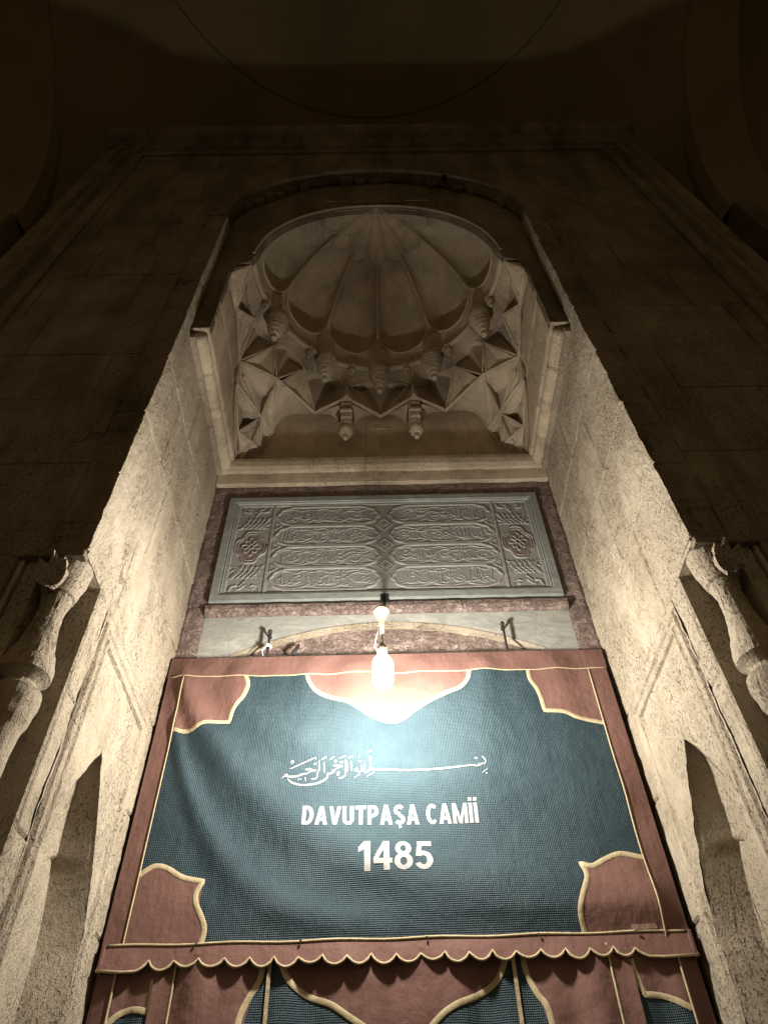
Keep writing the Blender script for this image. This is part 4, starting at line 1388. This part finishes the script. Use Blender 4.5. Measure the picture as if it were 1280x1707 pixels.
BES = [
  ([(-.4717, 3.1579), (-.4619, 3.1683), (-.4555, 3.1778), (-.4482, 3.1757), (-.4493, 3.168), (-.4584, 3.169)], 6),
  ([(-.4584, 3.169), (-.4403, 3.167), (-.4117, 3.167), (-.3907, 3.1741), (-.3802, 3.1777), (-.3695, 3.1793)], 9),
  ([(-.3741, 3.1969), (-.3562, 3.1983), (-.3378, 3.192), (-.3271, 3.1937)], 9),
  ([(-.3271, 3.1937), (-.3484, 3.1884), (-.3659, 3.1792), (-.3727, 3.1736)], 6),
  ([(-.4412, 3.2026), (-.3938, 3.2229), (-.3299, 3.2509)], 6), ([(-.3299, 3.2509), (-.333, 3.241)], 5),
  ([(-.4417, 3.232), (-.4332, 3.2397), (-.4256, 3.2356), (-.4323, 3.2278), (-.4377, 3.228)], 4.5),
  ([(-.4035, 3.1515), (-.3948, 3.1551)], 6), ([(-.3929, 3.1531), (-.3867, 3.1556)], 6), ([(-.374, 3.1641), (-.3673, 3.143)], 4.5),
  ([(-.4466, 3.1565), (-.4238, 3.1369), (-.3876, 3.1265), (-.3523, 3.1275), (-.3171, 3.1341), (-.2893, 3.1485), (-.2755, 3.1634)], 9),
  ([(-.3466, 3.1538), (-.3323, 3.1534), (-.3203, 3.1646), (-.3212, 3.1838)], 6),
  ([(-.3146, 3.2365), (-.3133, 3.207), (-.3162, 3.1914), (-.3212, 3.1838)], 6), ([(-.296, 3.2281), (-.2905, 3.1791)], 5.5),
  ([(-.3411, 3.2214), (-.332, 3.2192), (-.3269, 3.227)], 5), ([(-.3074, 3.2383), (-.2967, 3.244), (-.2861, 3.2537)], 5), ([(-.286, 3.2497), (-.293, 3.2419)], 5),
  ([(-.2755, 3.1634), (-.2778, 3.1749), (-.2652, 3.1746), (-.251, 3.182), (-.246, 3.1934)], 7),
  ([(-.251, 3.182), (-.2583, 3.1841), (-.2549, 3.1898), (-.2459, 3.1896)], 6), ([(-.2537, 3.2093), (-.2337, 3.2087), (-.2155, 3.2043)], 8),
  ([(-.2155, 3.2043), (-.2371, 3.1971), (-.2477, 3.1896)], 6), ([(-.2708, 3.2354), (-.2495, 3.2527)], 4), ([(-.2309, 3.2402), (-.2019, 3.2514)], 4),
  ([(-.2523, 3.225), (-.2453, 3.2347), (-.2415, 3.2267), (-.2486, 3.2229)], 4.5), ([(-.2269, 3.2243), (-.2177, 3.2201), (-.2124, 3.2278)], 5),
  ([(-.2306, 3.1545), (-.2145, 3.1541), (-.2022, 3.1652), (-.2007, 3.1845)], 6), ([(-.2034, 3.2355), (-.1938, 3.2037), (-.1953, 3.1843), (-.2024, 3.1768)], 6),
  ([(-.2034, 3.2355), (-.2007, 3.1845)], 5), ([(-.2382, 3.172), (-.2313, 3.1814), (-.2292, 3.1717), (-.2344, 3.1642), (-.2382, 3.172)], 4.5),
  ([(-.1796, 3.225), (-.1755, 3.1799)], 5.5), ([(-.1908, 3.2412), (-.1798, 3.2449), (-.1708, 3.2506)], 5),
  ([(-.1629, 3.1815), (-.1576, 3.1911), (-.1503, 3.187), (-.1539, 3.1774), (-.1611, 3.1803)], 5), ([(-.1539, 3.1794), (-.1395, 3.1751), (-.1323, 3.1826), (-.1359, 3.2061)], 6),
  ([(-.1359, 3.1789), (-.1233, 3.1785), (-.1197, 3.1862), (-.1233, 3.2136)], 6), ([(-.1487, 3.2281), (-.1396, 3.22), (-.1323, 3.2257)], 5.5), ([(-.1451, 3.2519), (-.1425, 3.2379)], 4.5),
  ([(-.1644, 3.1489), (-.1395, 3.1655)], 4.5), ([(-.0976, 3.2486), (-.0943, 3.2011)], 5.5), ([(-.1103, 3.2671), (-.0992, 3.2688), (-.09, 3.2766)], 5),
  ([(-.1198, 3.1669), (-.1054, 3.1761), (-.098, 3.1914), (-.089, 3.1892), (-.0927, 3.1796), (-.1017, 3.1799)], 6.5), ([(-.1109, 3.1532), (-.0803, 3.1697)], 4.5),
  ([(-.0963, 3.1817), (-.0387, 3.1821), (.0405, 3.1788), (.1414, 3.1792), (.2394, 3.1863), (.3417, 3.1953)], 8.5),
  ([(.3417, 3.1953), (.3523, 3.193), (.3611, 3.1908), (.3693, 3.1984), (.3682, 3.2044)], 6.5), ([(.3688, 3.1945), (.3781, 3.1962), (.3832, 3.2079)], 6.5),
  ([(.3825, 3.202), (.3933, 3.2017), (.3988, 3.2154), (.3917, 3.2315), (.3852, 3.2376)], 6.5), ([(.3529, 3.2285), (.3658, 3.229)], 9),
  ([(.3768, 3.1574), (.4027, 3.1761)], 5.5), ([(.3909, 3.1551), (.3979, 3.1538)], 7)]
mb = MB()
for k, (pl, w_) in enumerate(BES):
    P = smoothline([Vector(p) for p in pl], 6)
    n = len(P)
    V = []; F = []
    for i, p in enumerate(P):
        d = (P[min(i + 1, n - 1)] - P[max(i - 1, 0)])
        d = d.normalized() if d.length > 1e-7 else Vector((1, 0))
        # broad-nib pen: width follows the stroke's direction
        nib = .62 + .38 * abs(d.x * .82 - d.y * .57)
        tp = min(1, .55 + 3 * min(i, n - 1 - i) / n)
        nn = Vector((-d.y, d.x)) * (w_ * .0011 / 2 * .86 * tp * (nib if w_ < 8 else 1))
        for q_ in (-1, 1):
            x, z = p.x + nn.x * q_, p.y + nn.y * q_
            V.append((x, fold(x, z) - .0015 - .00003 * k, z))
    for i in range(n - 1): F.append((2 * i, 2 * i + 1, 2 * i + 3, 2 * i + 2))
    mb.add(V, F)
mb.build('calligraphy', 'white', banner)
V, F = conform([(.838, 2.556), (.926, 2.558), (.930, 2.542), (.838, 2.540)], .006, fold)
mesh('maker_strip', V, F, 'tag', banner)
# scalloped valance
cusp = [-.876, -.789, -.703, -.611, -.524, -.439, -.355, -.270, -.184, -.099, -.011, .075, .160, .245, .327, .410, .498, .584, .671, .754, .830]
def yval(x, z): return YB - .010 - .014 * min(1, max(0, (2.535 - z) / .09)) + .004 * math.sin(x * 15 + 1) * (2.54 - z) / .09
low = [(-1.052, 2.454), (-.96, 2.447), (-.918, 2.449)]
for k in range(4): low.append((-.918 + .042 * (k + 1) / 4, 2.449 + .034 * ((k + 1) / 4) ** 1.6))
for a, b in zip(cusp, cusp[1:]):
    for k in range(1, 9):
        t_ = k / 8
        low.append((a + (b - a) * t_, 2.483 + .003 * math.sin(a * 31) - (.028 + .004 * math.sin(a * 57)) * math.sin(PI * t_) ** .75))
for k in range(1, 5): low.append((.830 + .04 * k / 4, 2.483 - .030 * (k / 4) ** .6))
low += [(.92, 2.450), (1.045, 2.452)]
V = []; F = []
nr = 6
for x, z in low:
    for k in range(nr + 1):
        zz = 2.535 + (z - 2.535) * k / nr
        V.append((x, yval(x, zz), zz))
for i in range(len(low) - 1):
    for k in range(nr): F.append((i * (nr + 1) + k, i * (nr + 1) + k + 1, (i + 1) * (nr + 1) + k + 1, (i + 1) * (nr + 1) + k))
val = mesh('valance', V, F, 'brown', banner, True)
mb = MB(); mb.tube([(x, yval(x, z) - .002, z) for x, z in low], .0048, 6); mb.build('piping', 'cream', val, True)
mb = MB(); mb.tube([(-1.05 + 2.095 * k / 40, yval(-1.05 + 2.095 * k / 40, 2.535) - .002, 2.535 + .0025 * math.sin(k * .9)) for k in range(41)], .0045, 6); mb.build('piping', 'cream', val, True)
MB().box((-1.052, YB - .024, 2.447), (-1.038, YB + .012, 2.535), .003).build('end_cap', 'brown', val)
MB().box((1.030, YB - .024, 2.447), (1.046, YB + .012, 2.535), .003).build('end_cap', 'brown', val)
for xx in (-1.03, -.72, -.35, .1, .5, .85, 1.025):
    MB().lathe((xx, YB - .021, 2.5285), [(0, .004), (.007, .004)], 8).build('stud', 'iron', val)

# ------------------------------------------------------------------ door curtain below
def cfold(x, z):
    return 1.093 - .011 * math.sin(x * 9 + 1.2) - .007 * math.sin(x * 23 + z * 2) - .006 * math.sin(x * 41 - z * 3) + .004 * fbm(x * 4, z * 3, 5, 3)
curtain = empty('door_curtain', (0, 1.11, .02), 'brown and teal vinyl door curtain hanging below the scalloped valance', 'curtain')
def csheet(name, x0, x1, z0, z1, off, mat, step=.02):
    nx = max(2, int((x1 - x0) / step)); nz = max(2, int((z1 - z0) / .04))
    V = [(x0 + (x1 - x0) * j / nx, cfold(x0 + (x1 - x0) * j / nx, z0 + (z1 - z0) * i / nz) - off, z0 + (z1 - z0) * i / nz) for i in range(nz + 1) for j in range(nx + 1)]
    W = nx + 1
    F = [(i * W + j, i * W + j + 1, (i + 1) * W + j + 1, (i + 1) * W + j) for i in range(nz) for j in range(nx)]
    return mesh(name, V, F, mat, curtain, True)
csheet('cloth', -1.04, 1.035, .03, 2.50, 0, 'teal')
csheet('border', -1.056, -.988, .03, 2.50, .006, 'brown')
csheet('border', .977, 1.048, .03, 2.50, .006, 'brown')
csheet('strip', -.850, -.786, .03, 2.50, .012, 'brown')
csheet('strip', .738, .806, .03, 2.50, .012, 'brown')
for x in (-.986, -.783, .732, .975): piping([(x, 2.5), (x, .04)], .0042, .010, cfold).build('piping', 'cream', curtain, True)
for x in (-.455, .398): 
    csheet('strap', x - .007, x + .007, .05, 2.5, .009, 'cream')
patch([[(-.852, 2.43), (-.851, 2.335)], [(-.851, 2.335), (-.880, 2.342), (-.915, 2.344), (-.955, 2.330), (-.986, 2.300)]], [(-.986, 2.5), (-.852, 2.5)], curtain, cfold)
patch([[(.808, 2.45), (.812, 2.412), (.821, 2.370), (.829, 2.343)], [(.829, 2.343), (.878, 2.342), (.920, 2.330), (.974, 2.300)]], [(.974, 2.5), (.808, 2.5)], curtain, cfold)
patch([[(-.476, 2.50), (-.480, 2.455), (-.490, 2.413), (-.522, 2.359), (-.543, 2.299), (-.548, 2.2)]], [(-.782, 2.2), (-.782, 2.5)], curtain, cfold)
patch([[(.438, 2.50), (.436, 2.460), (.443, 2.413), (.467, 2.358), (.494, 2.312), (.502, 2.2)]], [(.732, 2.2), (.732, 2.5)], curtain, cfold)
patch([[(-.425, 2.50), (-.408, 2.455), (-.377, 2.410), (-.320, 2.374), (-.239, 2.345), (-.185, 2.313), (-.120, 2.270), (-.055, 2.215), (-.01, 2.18), (.045, 2.215), (.112, 2.283), (.168, 2.322), (.252, 2.355), (.319, 2.389), (.351, 2.423), (.368, 2.460), (.378, 2.50)]], [], curtain, cfold)

# ------------------------------------------------------------------ lamp
BX, BY, BZ = -.036, .62, 3.35
lamp = empty('pendant_lamp', (BX, BY, 3.69), 'bare lit bulb hanging on a short bracket in front of the banner', 'lamp')
MB().tube([(-.012, D - .005, 4.185), (-.014, 1.10, 4.155), (-.020, .92, 3.965), (BX + .002, BY + .04, 3.726), (BX, BY + .005, 3.703), (BX, BY, 3.690)], .009, 8).build('bracket_arm', 'iron', lamp, True)
MB().box((-.035, D - .040, 4.165), (.012, D - .012, 4.235), .004).build('wall_plate', 'iron', lamp)
MB().lathe((BX, BY, 3.553), [(0, .007), (.03, .009), (.07, .013), (.095, .020), (.115, .032), (.125, .036), (.130, .034), (.133, .010)], 24).build('ceiling_cup', 'bakelite', lamp, True)
MB().tube([(BX, BY, 3.561), (BX + .002, BY, 3.530), (BX, BY, 3.431)], .0035, 6).build('flex', 'wire', lamp, True)
MB().tube([(BX - .008, BY + .01, 3.601), (BX - .026, BY + .03, 3.550), (BX - .032, BY + .04, 3.510), (BX - .015, BY + .02, 3.481)], .002, 6).build('loose_wire', 'wire', lamp, True)
MB().lathe((BX, BY, 3.431), [(0, .019), (.02, .020), (.05, .018), (.07, .008)], 18).build('socket', 'bakelite', lamp, True)
MB().lathe((BX, BY, 3.431 - .150), [(0, .004), (.003, .018), (.011, .030), (.026, .039), (.05, .042), (.09, .042), (.115, .041), (.132, .036), (.143, .028), (.149, .020)], 20).build('bulb', 'bulb', lamp, True)

# ------------------------------------------------------------------ iron hooks on the lintel
for s, x, zt, lab in ((-1, -.602, 3.985, 'black iron hook with a white tie, left of the bulb above the banner'), (1, .590, 4.005, 'black iron hook right of the bulb above the banner')):
    hk = empty('iron_hook', (x, D, 3.84), lab, 'hook', 'hooks on the lintel')
    MB().tube([(x, D - .012, zt - .02), (x, D - .045, zt - .008), (x, D - .052, zt - .03), (x, D - .050, 3.82), (x, D - .046, 3.76)], [.006, .0065, .0065, .006, .006], 8).build('shank', 'iron', hk, True)
    MB().lathe((x, D - .05, zt - .018), [(0, .006), (.006, .012), (.016, .011), (.024, .005)], 10).build('knob', 'iron', hk, True)
    if s < 0:
        mb = MB()
        for q_ in range(3):
            mb.tube([(x + .014 * math.cos(a), D - .05 + .014 * math.sin(a), 3.872 + .006 * q_ + .006 * math.sin(a * .5)) for a in [2 * PI * k / 12 for k in range(13)]], .003, 5)
        mb.tube([(x - .012, D - .06, 3.872), (x - .026, D - .06, 3.85), (x - .020, D - .055, 3.825)], .003, 5)
        mb.build('tie', 'wire', hk)
st = MB().tube([(-.455, D - .006, 3.925), (-.458, D - .018, 3.90), (-.478, D - .03, 3.86), (-.470, D - .02, 3.82)], [.006, .009, .010, .006], 6).build('iron_stub', 'iron')
st['label'] = 'short bent black iron stub beside the left hook'
st['category'] = 'hook'

# ------------------------------------------------------------------ portico vault above
vault = empty('portico_vault', (0, -2.2, 7.7), 'dark plastered portico dome and side arches above the portal', 'vault')
VC = -2.2
BXH, BYH = 2.95, 2.6
RV, FL, ZV = 3.95, .86, 7.70
def zsail(x, y): return ZV + FL * math.sqrt(max(0, RV * RV - x * x - y * y))
V = []; F = []
n = 48
for i in range(n + 1):
    for j in range(n + 1):
        x = BXH * math.sin(PI / 2 * (2 * j / n - 1)); y = BYH * math.sin(PI / 2 * (2 * i / n - 1))
        V.append((x, VC + y, zsail(x, y)))
for i in range(n):
    for j in range(n): F.append((i * (n + 1) + j, i * (n + 1) + j + 1, (i + 1) * (n + 1) + j + 1, (i + 1) * (n + 1) + j))
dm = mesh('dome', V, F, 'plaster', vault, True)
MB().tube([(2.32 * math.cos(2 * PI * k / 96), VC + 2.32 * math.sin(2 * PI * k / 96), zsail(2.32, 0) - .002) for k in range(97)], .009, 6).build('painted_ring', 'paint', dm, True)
for s in (-1, 1):
    V = []; F = []
    n = 40
    ci = [(0, 2.50), (.04, 2.38), (.55, 2.38), (.60, 2.55), (.60, 3.2), (0, 3.2)]
    for k in range(n + 1):
        a = PI * k / n
        for dx, r_ in ci:
            V.append((s * (BXH - .03 + dx), VC + r_ * math.cos(a) * BYH / 2.55, 7.70 + r_ * math.sin(a)))
    m_ = len(ci)
    for k in range(n):
        for j in range(m_): F.append((k * m_ + j, k * m_ + (j + 1) % m_, (k + 1) * m_ + (j + 1) % m_, (k + 1) * m_ + j))
    mesh('side_arch', V, F, 'plaster', vault, False)
wall = MB()
for s in (-1, 1): wall.box((s * WX, .40, 0), (s * 9, .9, 12.5))
wall.box((-WX, .43, ZT - .02), (WX, .9, 12.5))
wo = wall.build('portico_wall', 'stone_shaded')
wo['label'] = 'dark main stone wall on either side of the portal'
wo['category'] = 'wall'
for s in (-1, 1):
    p_ = MB().box((s * (BXH + .01), .19, 0), (s * (BXH + .52), .398, 7.705), .01).build('pilaster', 'stone_shaded', vault)
# side bays
for s in (-1, 1):
    V = []; F = []
    n = 24
    for k in range(n + 1):
        a = PI * k / n
        for dx in (.55, 5.5):
            V.append((s * (BXH + dx), VC + 2.62 * math.cos(a), 7.9 + 2.7 * math.sin(a)))
    for k in range(n): F.append((2 * k, 2 * k + 1, 2 * k + 3, 2 * k + 2))
    mesh('side_bay', V, F, 'plaster', vault, True)
